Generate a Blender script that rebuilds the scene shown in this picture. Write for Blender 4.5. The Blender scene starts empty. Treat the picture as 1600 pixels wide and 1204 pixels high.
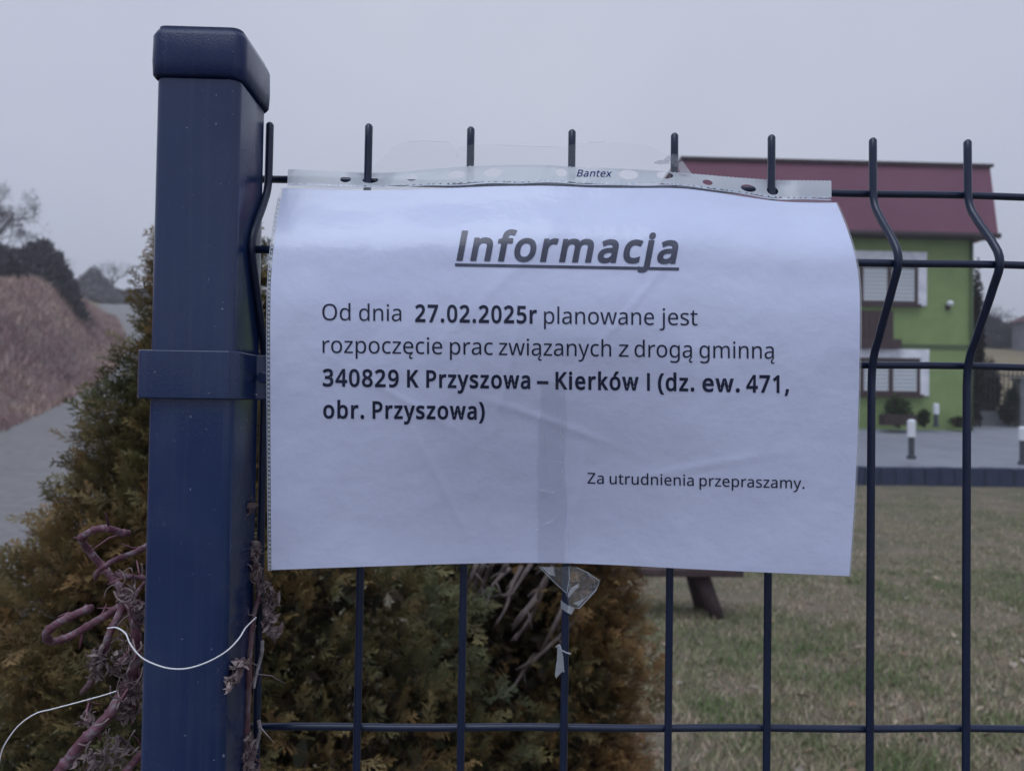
import bpy, bmesh, math, random
import numpy as np
from math import radians, sin, cos, pi, sqrt
from mathutils import Vector, Matrix, geometry

# ---------------------------------------------------------------- camera
SC = bpy.context.scene
COL = SC.collection
CX, CY, CZ = 0.1211, -0.4126, 1.5
YAW, PIT, ROL = 0.0290, 0.0219, 0.0152
FPX = 1177.4                                   # focal length in pixels of the 1600 px wide photograph
_F = np.array([sin(YAW)*cos(PIT), cos(YAW)*cos(PIT), sin(PIT)])
_R0 = np.array([cos(YAW), -sin(YAW), 0.0])
_U0 = np.array([-sin(YAW)*sin(PIT), -cos(YAW)*sin(PIT), cos(PIT)])
_R = cos(ROL)*_R0 + sin(ROL)*_U0
_U = cos(ROL)*_U0 - sin(ROL)*_R0
cam = bpy.data.cameras.new('camera')
cam.sensor_width = 36.0
cam.lens = FPX/1600*36.0
cam.clip_start = 0.01
cam.clip_end = 3000
cam.dof.use_dof = True
cam.dof.focus_distance = 0.392
cam.dof.aperture_fstop = 14.0
camo = bpy.data.objects.new('camera', cam)
COL.objects.link(camo)
camo.matrix_world = Matrix(((_R[0], _U[0], -_F[0], CX), (_R[1], _U[1], -_F[1], CY), (_R[2], _U[2], -_F[2], CZ), (0, 0, 0, 1)))
SC.camera = camo

# ---------------------------------------------------------------- sky, sun, exposure
SUN_EL, SUN_AZ = radians(66), radians(205)     # high soft light from behind the photographer
world = bpy.data.worlds.new('World')
SC.world = world
world.use_nodes = True
wn = world.node_tree
bg = wn.nodes['Background']
sky = wn.nodes.new('ShaderNodeTexSky')
sky.sky_type = 'NISHITA'
sky.sun_disc = False
sky.sun_elevation = SUN_EL
sky.sun_rotation = SUN_AZ
sky.air_density = 1.0
sky.dust_density = 3.0
tcw = wn.nodes.new('ShaderNodeTexCoord')
cn = wn.nodes.new('ShaderNodeTexNoise')
cn.inputs['Scale'].default_value = 1.6
cn.inputs['Detail'].default_value = 4
cn.inputs['Roughness'].default_value = 0.5
cr = wn.nodes.new('ShaderNodeValToRGB')
cr.color_ramp.elements[0].position = 0.3
cr.color_ramp.elements[0].color = (5.55, 6.05, 7.6, 1)
cr.color_ramp.elements[1].position = 0.72
cr.color_ramp.elements[1].color = (6.85, 7.15, 8.45, 1)
mx = wn.nodes.new('ShaderNodeMix')
mx.data_type = 'RGBA'
mx.inputs[0].default_value = 0.9               # a closed cloud deck over the clear sky
wn.links.new(tcw.outputs['Generated'], cn.inputs['Vector'])
wn.links.new(cn.outputs['Fac'], cr.inputs['Fac'])
wn.links.new(sky.outputs[0], mx.inputs[6])
wn.links.new(cr.outputs[0], mx.inputs[7])
wn.links.new(mx.outputs[2], bg.inputs['Color'])
bg.inputs['Strength'].default_value = 0.09
sl = bpy.data.lights.new('sun', 'SUN')
sl.energy = 1.3
sl.angle = radians(40)
sl.color = (0.84, 0.93, 1.0)
so = bpy.data.objects.new('sun', sl)
COL.objects.link(so)
so.rotation_euler = (radians(90)-SUN_EL, 0, radians(180)-SUN_AZ)
SC.view_settings.view_transform = 'Standard'
SC.view_settings.look = 'None'
SC.view_settings.exposure = 0.08
SC.view_settings.gamma = 1.0
SC.cycles.use_denoising = True
SC.cycles.max_bounces = 6
SC.cycles.transparent_max_bounces = 24
SC.cycles.sample_clamp_indirect = 4.0

random.seed(5)
rng = np.random.default_rng(11)
CAMP = np.array([CX, CY, CZ])

def at(x, y, Y):
    """the point of the plane at depth Y that the photograph shows at pixel x, y"""
    d = _F + (x-800)/FPX*_R - (y-602)/FPX*_U
    return CAMP + d*((Y-CY)/d[1])

def atv(x, y, Y):
    x, y, Y = np.asarray(x, float), np.asarray(y, float), np.asarray(Y, float)
    d = _F[None] + ((x-800)/FPX)[:, None]*_R[None] - ((y-602)/FPX)[:, None]*_U[None]
    return CAMP[None] + d*((Y-CY)/d[:, 1])[:, None]

# ---------------------------------------------------------------- helpers
class MB:
    def __init__(s):
        s.v = []; s.f = []; s.c = []
        s.col = (1, 1, 1)
    def add(s, vs, fs):
        n = len(s.v)
        s.v.extend([tuple(map(float, p)) for p in vs]); s.c.extend([s.col]*len(vs))
        s.f.extend([tuple(i+n for i in f) for f in fs])
    def box(s, x0, y0, z0, x1, y1, z1):
        s.add([(x0,y0,z0),(x1,y0,z0),(x1,y1,z0),(x0,y1,z0),(x0,y0,z1),(x1,y0,z1),(x1,y1,z1),(x0,y1,z1)],
              [(3,2,1,0),(4,5,6,7),(0,1,5,4),(1,2,6,5),(2,3,7,6),(3,0,4,7)])
    def tube(s, pts, r, n=8, cap=True):
        P = [Vector(p) for p in pts]
        m = len(P)
        if not hasattr(r, '__len__'): r = [r]*m
        t0 = (P[1]-P[0]).normalized()
        a = t0.orthogonal().normalized()
        vs = []
        for i in range(m):
            t = (P[min(i+1, m-1)]-P[max(i-1, 0)])
            if t.length < 1e-9: t = t0.copy()
            t.normalize()
            a = (a - t*a.dot(t))
            if a.length < 1e-6: a = t.orthogonal()
            a.normalize()
            b = t.cross(a)
            for k in range(n):
                w = 2*pi*k/n
                vs.append(P[i] + (a*cos(w) + b*sin(w))*r[i])
        fs = []
        for i in range(m-1):
            for k in range(n):
                k2 = (k+1) % n
                fs.append((i*n+k, i*n+k2, (i+1)*n+k2, (i+1)*n+k))
        if cap:
            fs.append(tuple(range(n-1, -1, -1)))
            fs.append(tuple(range((m-1)*n, m*n)))
        s.add(vs, fs)
    def loft(s, rings, cap0=True, cap1=True):
        n = len(rings[0]); vs = [p for r in rings for p in r]; fs = []
        for i in range(len(rings)-1):
            for k in range(n):
                k2 = (k+1) % n
                fs.append((i*n+k, i*n+k2, (i+1)*n+k2, (i+1)*n+k))
        if cap0: fs.append(tuple(range(n-1, -1, -1)))
        if cap1: fs.append(tuple(range((len(rings)-1)*n, len(rings)*n)))
        s.add(vs, fs)
    def build(s, name, mat, parent=None, smooth=False, bevel=0.0, seg=2, tint=False):
        me = bpy.data.meshes.new(name)
        me.from_pydata(s.v, [], s.f)
        if tint:
            ca = me.color_attributes.new('tint', 'FLOAT_COLOR', 'POINT')
            ca.data.foreach_set('color', np.concatenate([np.array(s.c, np.float32), np.ones((len(s.c), 1), np.float32)], 1).ravel())
        return link(name, me, mat, parent, smooth, bevel, seg)

def link(name, me, mat, parent=None, smooth=False, bevel=0.0, seg=2):
    if mat is not None: me.materials.append(mat)
    if smooth: me.polygons.foreach_set('use_smooth', [True]*len(me.polygons))
    o = bpy.data.objects.new(name, me)
    COL.objects.link(o)
    if parent is not None:
        o.parent = parent
        if parent.parent is None: o.matrix_parent_inverse = Matrix.Translation(-Vector(parent.location))
    if bevel > 0:
        b = o.modifiers.new('bevel', 'BEVEL')
        b.width = bevel; b.segments = seg; b.limit_method = 'ANGLE'; b.angle_limit = radians(35)
        me.polygons.foreach_set('use_smooth', [True]*len(me.polygons))
        w = o.modifiers.new('wn', 'WEIGHTED_NORMAL'); w.keep_sharp = True
    return o

def thing(name, loc, label, cat, group=None):
    o = bpy.data.objects.new(name, None)
    o.empty_display_size = 0.1
    COL.objects.link(o)
    o.location = tuple(map(float, loc))
    return tag(o, label, cat, group)

def tag(o, label, cat, group=None, kind=None):
    o['label'] = label; o['category'] = cat
    if group: o['group'] = group
    if kind: o['kind'] = kind
    return o

def npmesh(name, V, F, tint=None):
    """V (n,3), F (m,k) numpy arrays"""
    me = bpy.data.meshes.new(name)
    V = np.ascontiguousarray(V, np.float32); F = np.ascontiguousarray(F, np.int32)
    k = F.shape[1]
    me.vertices.add(len(V)); me.vertices.foreach_set('co', V.ravel())
    me.loops.add(F.size); me.loops.foreach_set('vertex_index', F.ravel())
    me.polygons.add(len(F))
    me.polygons.foreach_set('loop_start', np.arange(0, F.size, k, dtype=np.int32))
    me.polygons.foreach_set('loop_total', np.full(len(F), k, np.int32))
    if tint is not None:
        ca = me.color_attributes.new('tint', 'FLOAT_COLOR', 'POINT')
        ca.data.foreach_set('color', np.concatenate([tint, np.ones((len(tint), 1))], 1).astype(np.float32).ravel())
    me.update(calc_edges=True)
    return me

def mat(name, col=(.5,.5,.5), rough=.6, spec=.5, coat=0.0, coat_rough=.1, noise=None, bump=None, metallic=0, tint=False, detail=6, transl=0.0):
    """noise=(scale, colour2, lo, hi) mottles the colour; bump=(scale, strength, distance)"""
    m = bpy.data.materials.new(name)
    m.use_nodes = True
    nt = m.node_tree
    b = nt.nodes['Principled BSDF']
    b.inputs['Base Color'].default_value = (*col, 1)
    b.inputs['Roughness'].default_value = rough
    b.inputs['Specular IOR Level'].default_value = spec
    b.inputs['Coat Weight'].default_value = coat
    b.inputs['Coat Roughness'].default_value = coat_rough
    b.inputs['Metallic'].default_value = metallic
    tc = nt.nodes.new('ShaderNodeTexCoord')
    src = None
    if tint:
        a = nt.nodes.new('ShaderNodeAttribute'); a.attribute_name = 'tint'; src = a.outputs['Color']
    if noise:
        n = nt.nodes.new('ShaderNodeTexNoise'); n.inputs['Scale'].default_value = noise[0]; n.inputs['Detail'].default_value = detail
        n.inputs['Roughness'].default_value = .62
        nt.links.new(tc.outputs['Object'], n.inputs['Vector'])
        r = nt.nodes.new('ShaderNodeMapRange'); r.inputs[1].default_value = noise[2]; r.inputs[2].default_value = noise[3]
        nt.links.new(n.outputs['Fac'], r.inputs[0])
        x = nt.nodes.new('ShaderNodeMix'); x.data_type = 'RGBA'
        nt.links.new(r.outputs[0], x.inputs[0])
        x.inputs[6].default_value = (*col, 1)
        if src is not None: nt.links.new(src, x.inputs[6])
        x.inputs[7].default_value = (*noise[1], 1)
        src = x.outputs[2]
    if src is not None: nt.links.new(src, b.inputs['Base Color'])
    if bump:
        n = nt.nodes.new('ShaderNodeTexNoise'); n.inputs['Scale'].default_value = bump[0]; n.inputs['Detail'].default_value = 6
        nt.links.new(tc.outputs['Object'], n.inputs['Vector'])
        bp = nt.nodes.new('ShaderNodeBump'); bp.inputs['Strength'].default_value = bump[1]; bp.inputs['Distance'].default_value = bump[2]
        nt.links.new(n.outputs['Fac'], bp.inputs['Height']); nt.links.new(bp.outputs[0], b.inputs['Normal'])
        if coat: nt.links.new(bp.outputs[0], b.inputs['Coat Normal'])
    if transl > 0:
        t = nt.nodes.new('ShaderNodeBsdfTranslucent')
        if src is not None: nt.links.new(src, t.inputs['Color'])
        else: t.inputs['Color'].default_value = (*col, 1)
        ms = nt.nodes.new('ShaderNodeMixShader'); ms.inputs[0].default_value = transl
        nt.links.new(b.outputs[0], ms.inputs[1]); nt.links.new(t.outputs[0], ms.inputs[2])
        nt.links.new(ms.outputs[0], nt.nodes['Material Output'].inputs['Surface'])
    return m

def film(name, milk=0.04, gloss=0.9, rough=.12, col=(.8,.86,.95), bump=None, clear=.986):
    """clear plastic film: mostly transparent, a little milky, shiny by its Fresnel angle"""
    m = bpy.data.materials.new(name); m.use_nodes = True
    nt = m.node_tree; nt.nodes.clear()
    out = nt.nodes.new('ShaderNodeOutputMaterial')
    tr = nt.nodes.new('ShaderNodeBsdfTransparent'); tr.inputs[0].default_value = (clear,clear,clear,1)
    df = nt.nodes.new('ShaderNodeBsdfDiffuse'); df.inputs[0].default_value = (*col, 1)
    tl = nt.nodes.new('ShaderNodeBsdfTranslucent'); tl.inputs[0].default_value = (*col, 1)
    md = nt.nodes.new('ShaderNodeMixShader'); md.inputs[0].default_value = .45
    nt.links.new(df.outputs[0], md.inputs[1]); nt.links.new(tl.outputs[0], md.inputs[2])
    m1 = nt.nodes.new('ShaderNodeMixShader'); m1.inputs[0].default_value = milk
    nt.links.new(tr.outputs[0], m1.inputs[1]); nt.links.new(md.outputs[0], m1.inputs[2])
    gl = nt.nodes.new('ShaderNodeBsdfGlossy'); gl.inputs['Roughness'].default_value = rough
    fr = nt.nodes.new('ShaderNodeLayerWeight'); fr.inputs[0].default_value = .5      # Schlick's Fresnel, the same on both faces of the film
    pw = nt.nodes.new('ShaderNodeMath'); pw.operation = 'POWER'; pw.inputs[1].default_value = 5
    nt.links.new(fr.outputs['Facing'], pw.inputs[0])
    mu = nt.nodes.new('ShaderNodeMath'); mu.operation = 'MULTIPLY_ADD'; mu.inputs[1].default_value = .9*gloss; mu.inputs[2].default_value = .045*gloss
    nt.links.new(pw.outputs[0], mu.inputs[0])
    m2 = nt.nodes.new('ShaderNodeMixShader')
    nt.links.new(mu.outputs[0], m2.inputs[0]); nt.links.new(m1.outputs[0], m2.inputs[1]); nt.links.new(gl.outputs[0], m2.inputs[2])
    nt.links.new(m2.outputs[0], out.inputs['Surface'])
    if bump:
        tc = nt.nodes.new('ShaderNodeTexCoord')
        n = nt.nodes.new('ShaderNodeTexNoise'); n.inputs['Scale'].default_value = bump[0]; n.inputs['Detail'].default_value = 4
        nt.links.new(tc.outputs['Object'], n.inputs['Vector'])
        bp = nt.nodes.new('ShaderNodeBump'); bp.inputs['Strength'].default_value = bump[1]; bp.inputs['Distance'].default_value = bump[2]
        nt.links.new(n.outputs['Fac'], bp.inputs['Height'])
        nt.links.new(bp.outputs[0], gl.inputs['Normal']); nt.links.new(bp.outputs[0], fr.inputs['Normal'])
    return m

def smooth_line(pts, k=6):
    """Catmull-Rom through pts"""
    P = [np.array(p, float) for p in pts]
    P = [2*P[0]-P[1]] + P + [2*P[-1]-P[-2]]
    out = []
    for i in range(1, len(P)-2):
        for j in range(k):
            t = j/k
            out.append(.5*((2*P[i]) + (-P[i-1]+P[i+1])*t + (2*P[i-1]-5*P[i]+4*P[i+1]-P[i+2])*t*t + (-P[i-1]+3*P[i]-3*P[i+1]+P[i+2])*t**3))
    out.append(P[-2])
    return out

def vnoise(x, y, seed=0):
    """cheap smooth value noise, arrays in, about -1..1 out"""
    x = np.asarray(x, float); y = np.asarray(y, float)
    r = np.random.default_rng(seed)
    T = r.uniform(-1, 1, (64, 64))
    xi = np.floor(x).astype(int); yi = np.floor(y).astype(int)
    fx = x-xi; fy = y-yi
    fx = fx*fx*(3-2*fx); fy = fy*fy*(3-2*fy)
    g = lambda a, b: T[a % 64, b % 64]
    return (g(xi,yi)*(1-fx)+g(xi+1,yi)*fx)*(1-fy) + (g(xi,yi+1)*(1-fx)+g(xi+1,yi+1)*fx)*fy

sstep = lambda a, b, x: (lambda t: t*t*(3-2*t))(np.clip((np.asarray(x, float)-a)/(b-a), 0, 1))

# ---------------------------------------------------------------- materials
M_paint = mat('anthracite_powder_coat', (.012, .031, .100), .16, .5, noise=(9, (.009, .022, .080), .35, .7), bump=(900, .25, .0003))
def weather(m, dust, k=.5):
    """dust, runs of dirty water and small pale chips on a painted surface"""
    nt = m.node_tree; b = nt.nodes['Principled BSDF']
    tc = nt.nodes.new('ShaderNodeTexCoord')
    base = b.inputs['Base Color'].links[0].from_socket
    def layer(base, scale, lo, hi, amt, col, mult):
        mp = nt.nodes.new('ShaderNodeMapping'); mp.inputs['Scale'].default_value = scale
        nt.links.new(tc.outputs['Object'], mp.inputs['Vector'])
        n = nt.nodes.new('ShaderNodeTexNoise'); n.inputs['Scale'].default_value = mult; n.inputs['Detail'].default_value = 5
        nt.links.new(mp.outputs[0], n.inputs['Vector'])
        r = nt.nodes.new('ShaderNodeMapRange'); r.inputs[1].default_value = lo; r.inputs[2].default_value = hi; r.inputs[4].default_value = amt
        nt.links.new(n.outputs['Fac'], r.inputs[0])
        x = nt.nodes.new('ShaderNodeMix'); x.data_type = 'RGBA'
        nt.links.new(r.outputs[0], x.inputs[0]); nt.links.new(base, x.inputs[6]); x.inputs[7].default_value = (*col, 1)
        return x.outputs[2], r.outputs[0]
    c, f1 = layer(base, (260, 260, 7), .52, .80, .16*k*2, dust, 1)       # runs
    c, f2 = layer(c, (30, 30, 22), .48, .75, .10*k*2, dust, 1)           # dust clouds
    c, f3 = layer(c, (420, 420, 420), .715, .76, .7, (.35, .37, .42), 1) # specks
    nt.links.new(c, b.inputs['Base Color'])
    r = nt.nodes.new('ShaderNodeMapRange'); r.inputs[3].default_value = .13; r.inputs[4].default_value = .42
    nt.links.new(f2, r.inputs[0]); r.inputs[2].default_value = .1
    nt.links.new(r.outputs[0], b.inputs['Roughness'])
weather(M_paint, (.10, .12, .17))
M_cap = mat('black_plastic_cap', (.010, .021, .080), .42, .25, noise=(60, (.014, .026, .088), .4, .7), bump=(1400, .5, .0004))
weather(M_cap, (.09, .10, .14))
M_wire = mat('coated_wire', (.007, .014, .042), .30, .45, noise=(40, (.011, .020, .055), .35, .7), bump=(700, .1, .0002))
M_paper = mat('white_paper', (.68, .735, .975), .55, .4, coat=.6, coat_rough=.20, noise=(11, (.62, .67, .92), .4, .75), bump=(22, .42, .006), transl=.12)
M_ink = mat('black_ink', (.010, .014, .045), .5, .3, coat=.15, coat_rough=.22, noise=(70, (.035, .042, .10), .5, .85), bump=(18, .25, .004))
M_ink_head = mat('black_ink_glare', (.030, .036, .075), .5, .4, coat=.5, coat_rough=.22, noise=(45, (.075, .085, .15), .4, .75), bump=(18, .25, .004))  # heading ink, its colour lightened for the glare of the film
M_strip = film('milky_strip_film', .86, .8, .2, col=(.80, .86, .96), bump=(120, .4, .002))
M_film = film('clear_pocket_film', .16, .9, .15, bump=(60, .5, .002))
M_weld = mat('weld_line', (.55, .61, .74), .3, .6, transl=.2, bump=(300, .5, .001))
M_tape = film('clear_tape', .05, 1.0, .10, bump=(90, .6, .002))
M_flap = film('wrinkled_tape', .11, 1.6, .08, bump=(150, 1.0, .003))
M_tape_strip = film('tape_on_paper', .05, .9, .12, col=(.36, .37, .46), bump=(160, .25, .001), clear=.999)
M_tape_white = film('crumpled_tape', .45, 1.0, .2, bump=(200, .8, .002))
M_blue_ink = mat('blue_print', (.006, .010, .13), .6, .1)
M_leaf = mat('thuja_foliage', tint=True, rough=.6, spec=.3, transl=.12)
M_bark = mat('thuja_bark', (.045, .032, .026), .85, .2, noise=(30, (.09, .065, .055), .4, .7))
M_twig = mat('bare_twigs', (.17, .135, .13), .8, .2, noise=(25, (.09, .07, .07), .4, .7))
M_vine = mat('vine_bark', tint=True, rough=.55, spec=.4, bump=(350, .5, .002))
M_string = mat('white_string', (.78, .78, .82), .7, .2)
M_husk = mat('dead_leaves', (.16, .115, .12), .85, .2, noise=(120, (.38, .31, .31), .42, .7))

# ---------------------------------------------------------------- terrain
def base_z(Y):
    return np.interp(Y, [-40, 0, 13.95, 14.2, 22, 30, 40, 50, 80, 110, 160, 420], [-.3, 0, 0, .26, .82, .95, 2.8, 4.7, 9.4, 14, 19.5, 27])
ROADC = np.array(smooth_line([(-2.9,-14,-.1),(-3.0,-4,0),(-3.3,1,0),(-3.9,5,.02),(-5.3,9.5,.14),(-8.2,16.5,.5),(-11.7,26.5,1.45),(-14.5,35,2.8),(-19.7,46.5,4.9),(-28,62,7.8),(-36.3,76,10.3),(-42,90,12.3),(-38,106,14.3),(-18,122,16.5)], 8))
def road_near(X, Y):
    X = np.asarray(X, float).ravel(); Y = np.asarray(Y, float).ravel()
    best = np.full(len(X), 1e9); lat = np.zeros(len(X)); zr = np.zeros(len(X)); yr = np.zeros(len(X))
    for i in range(len(ROADC)-1):
        a, b = ROADC[i], ROADC[i+1]
        d = b-a; L = d[0]**2+d[1]**2
        t = np.clip(((X-a[0])*d[0]+(Y-a[1])*d[1])/L, 0, 1)
        px, py = a[0]+t*d[0], a[1]+t*d[1]
        dd = np.hypot(X-px, Y-py)
        side = np.sign(d[0]*(Y-a[1])-d[1]*(X-a[0]))      # + on the left of the road
        m = dd < best
        best = np.where(m, dd, best); lat = np.where(m, dd*side, lat); zr = np.where(m, a[2]+t*d[2], zr); yr = np.where(m, py, yr)
    return lat, zr, yr
def ground_z(X, Y):
    X = np.asarray(X, float); sh = X.shape; X = X.ravel(); Y = np.asarray(Y, float).ravel()
    lat, zr, yr = road_near(X, Y)
    bank = np.interp(yr, [-5, 6, 14, 24, 34, 44, 56, 70, 95], [1.5, 2.2, 3.0, 3.3, 3.5, 3.3, 1.8, .6, .4])
    zl = zr + bank*sstep(2.7, 6.0, lat) + .028*np.maximum(lat-7, 0)
    rough = (vnoise(X*.55, Y*.55, 3)*.34 + vnoise(X*1.7, Y*1.7, 4)*.14)*sstep(2.9, 4.5, lat)
    zb = base_z(Y)
    w = sstep(1.9, 3.2, -lat)
    z = np.where(lat > 0, zl + rough, zr*(1-w) + zb*w)
    far = sstep(120, 160, Y)
    z = z*(1-far) + (zb + 1.5*vnoise(X*.02, Y*.02, 8))*far
    # soft lumps in the lawn
    z = z + w*(Y < 13.9)*(vnoise(X*1.3, Y*1.3, 5)*.012 + vnoise(X*3.1, Y*3.1, 6)*.006)*(lat < 0)
    return z.reshape(sh)

M_lawn = mat('winter_lawn', (.20, .165, .13), .95, .1, noise=(1.6, (.12, .125, .08), .38, .66), bump=(40, .8, .03))
M_scrub = mat('scrub_earth', (.27, .21, .19), .95, .1, noise=(.9, (.16, .115, .12), .35, .68), bump=(6, .8, .1))
M_field = mat('far_meadow', (.235, .19, .125), .95, .1, noise=(.08, (.17, .145, .105), .35, .7), bump=(3, .6, .1))
xs = np.unique(np.round(np.concatenate([np.linspace(-420, -70, 18), np.linspace(-70, -4, 90), np.linspace(-4, 10, 46), np.linspace(10, 60, 40), np.linspace(60, 420, 18)]), 4))
ys = np.unique(np.round(np.concatenate([np.linspace(-30, -3, 10), np.linspace(-3, 13.95, 52), [14.2], np.linspace(14.8, 60, 70), np.linspace(60, 150, 60), np.linspace(150, 420, 24)]), 4))
GX, GY = np.meshgrid(xs, ys)
GZ = ground_z(GX, GY)
V = np.stack([GX.ravel(), GY.ravel(), GZ.ravel()], 1)
nx, ny = len(xs), len(ys)
I = np.arange(nx*ny).reshape(ny, nx)
F = np.stack([I[:-1,:-1].ravel(), I[:-1,1:].ravel(), I[1:,1:].ravel(), I[1:,:-1].ravel()], 1)
me = npmesh('ground', V, F)
for m_ in (M_lawn, M_scrub, M_field): me.materials.append(m_)
cx_, cy_ = V[F].mean(1)[:,0], V[F].mean(1)[:,1]
la, _, _ = road_near(cx_, cy_)
mi = np.where((la > 2.4) & (cy_ < 75), 1, np.where((cy_ > 24), 2, 0))
me.polygons.foreach_set('material_index', mi.astype(np.int32))
me.polygons.foreach_set('use_smooth', [True]*len(me.polygons))
g = bpy.data.objects.new('ground', me); COL.objects.link(g); g['kind'] = 'structure'

# the lane
M_road = mat('old_asphalt', (.255, .25, .255), .9, .2, noise=(5, (.185, .18, .185), .35, .7), bump=(90, .7, .02), detail=9)
V = []; F = []
R = np.array(ROADC)
T = np.gradient(R[:, :2], axis=0); T /= np.linalg.norm(T, axis=1)[:, None]
NL = np.stack([-T[:,1], T[:,0]], 1)
offs = [-2.0, -1.0, 0, 1.2, 2.5]
for i in range(len(R)):
    for k, o_ in enumerate(offs):
        w_ = o_ + (.12*sin(i*1.7)+.08*sin(i*.6+2) if k in (0, 4) else 0)
        p = R[i,:2] + NL[i]*w_
        V.append((p[0], p[1], 0))
V = np.array(V)
# lies just above the terrain sheet, whatever facet carries it
V[:,2] = np.maximum(ground_z(V[:,0], V[:,1]), np.repeat(R[:,2], 5)) + .03
for i in range(len(R)-1):
    for k in range(4):
        a = i*5+k
        F.append((a, a+1, a+6, a+5))
me = npmesh('road', V, np.array(F))
o = link('road', me, M_road, smooth=True); o['kind'] = 'structure'

# driveway in front of the house
M_drive = mat('grey_paving', (.285, .295, .345), .8, .3, noise=(.7, (.225, .235, .285), .35, .7), bump=(60, .4, .01))
mb = MB()
N_ = 24
vs = []
for j in range(9):
    Y = 14.16 + (29.5-14.16)*j/8
    for i in range(2):
        vs.append(((1.5, 26)[i], Y, float(np.interp(Y, [14.2, 22, 30], [.30, .86, .99]))))
mb.add(vs, [(2*j, 2*j+1, 2*j+3, 2*j+2) for j in range(8)])
o = mb.build('driveway', M_drive); o['kind'] = 'structure'
def brick_lines(m, scale, amt):
    nt = m.node_tree; b = nt.nodes['Principled BSDF']; src = b.inputs['Base Color'].links[0].from_socket
    tc = nt.nodes.new('ShaderNodeTexCoord'); br = nt.nodes.new('ShaderNodeTexBrick')
    br.inputs['Scale'].default_value = scale; br.inputs['Color1'].default_value = (1, 1, 1, 1); br.inputs['Color2'].default_value = (.84, .85, .86, 1); br.inputs['Mortar'].default_value = (.45, .45, .45, 1)
    br.inputs['Mortar Size'].default_value = .035; br.inputs['Brick Width'].default_value = .8; br.inputs['Row Height'].default_value = .4
    nt.links.new(tc.outputs['Object'], br.inputs['Vector'])
    x = nt.nodes.new('ShaderNodeMix'); x.data_type = 'RGBA'; x.blend_type = 'MULTIPLY'; x.inputs[0].default_value = amt
    nt.links.new(src, x.inputs[6]); nt.links.new(br.outputs['Color'], x.inputs[7]); nt.links.new(x.outputs[2], b.inputs['Base Color'])
brick_lines(M_drive, 4.0, .6)
# concrete palisade that holds the driveway above the lawn
M_pal = mat('palisade_concrete', (.030, .040, .080), .8, .3, noise=(5, (.045, .055, .10), .35, .7), bump=(60, .4, .01))
mb = MB()
x = 1.2
while x < 24:
    h = .355 + random.uniform(-.008, .008)
    yo = random.uniform(-.012, .012)
    c = [(x+.006, 13.93+yo+.02), (x+.04, 13.93+yo), (x+.25, 13.93+yo), (x+.288, 13.93+yo+.02), (x+.288, 14.13), (x+.006, 14.13)]
    mb.loft([[(a, b, -.15) for a, b in c], [(a, b, h-.015) for a, b in c], [(a+(x+.147-a)*.06, b+(14.03-b)*.08, h) for a, b in c]])
    x += .294
o = mb.build('palisade_wall', M_pal)
tag(o, 'low dark wall of concrete palisade blocks between lawn and driveway', 'retaining wall')

# ---------------------------------------------------------------- lawn grass (stuff)
def blades(n, X, Y, h0, h1, w, pal, clump, seed):
    r = np.random.default_rng(seed)
    Z = ground_z(X, Y) - .004
    a = r.uniform(0, 2*pi, n); h = r.uniform(h0, h1, n); ln = r.uniform(.2, 1.0, n)*h
    b = r.uniform(0, 2*pi, n)
    ww = w*r.uniform(.6, 1.3, n)
    P0 = np.stack([X-np.cos(a)*ww, Y-np.sin(a)*ww, Z], 1)
    P1 = np.stack([X+np.cos(a)*ww, Y+np.sin(a)*ww, Z], 1)
    P2 = np.stack([X+np.cos(b)*ln, Y+np.sin(b)*ln, Z+h], 1)
    V = np.stack([P0, P1, P2], 1).reshape(-1, 3)
    F = np.arange(3*n).reshape(n, 3)
    t = np.clip(.5 + .5*clump + r.normal(0, .22, n), 0, .999)
    pal = np.array(pal)
    k = t*(len(pal)-1); i = k.astype(int)
    c = pal[i]*(1-(k-i))[:,None] + pal[np.minimum(i+1, len(pal)-1)]*(k-i)[:,None]
    c = c*r.uniform(.7, 1.3, n)[:,None]
    return V, F, np.repeat(c, 3, 0)
M_grass = mat('grass_blades', tint=True, rough=.8, spec=.15)
n = 150000
Yg = 2.3 + (13.9-2.3)*rng.beta(.95, 2.0, n)
Xg = .12 + (Yg+.41)*rng.uniform(-.05, .92, n)
cl = vnoise(Xg*.9, Yg*.9, 21)*.85 + vnoise(Xg*3.3, Yg*3.3, 22)*.75 + vnoise(Xg*9, Yg*9, 23)*.4
keep = rng.uniform(0, 1, n) < np.clip(.8+.9*cl, .08, 1)
Xg, Yg, cl = Xg[keep], Yg[keep], cl[keep]
V, F, C = blades(len(Xg), Xg, Yg, .012, .05, .0045, [(.34,.245,.20),(.50,.40,.31),(.42,.35,.26),(.29,.275,.165),(.20,.23,.115),(.135,.19,.075)], cl-.05, 31)
o = link('grass', npmesh('grass', V, F, C), M_grass)
tag(o, 'patchy brown and green winter lawn behind the fence', 'grass', kind='stuff')
GRASS_O = o
# fallen leaves and clods
nl = 220
Yl = 2.4 + 9*rng.beta(1, 1.8, nl); Xl = .12 + (Yl+.41)*rng.uniform(-.05, .9, nl); Zl = ground_z(Xl, Yl)
LV = []; LC = []
for i in range(nl):
    a = rng.uniform(0, 2*pi); L = rng.uniform(.02, .045); w = L*rng.uniform(.3, .5); u = np.array([cos(a), sin(a), rng.uniform(-.2, .3)]); v = np.array([-sin(a), cos(a), rng.uniform(-.4, .4)])
    p = np.array([Xl[i], Yl[i], Zl[i]+.018])
    LV += [p-u*L, p+v*w+[0,0,.006], p+u*L, p-v*w+[0,0,.010]]
    LC += [np.array([(.30,.20,.14),(.42,.33,.25),(.20,.13,.10),(.34,.29,.25)][rng.integers(4)])*rng.uniform(.7,1.2)]*4

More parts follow.
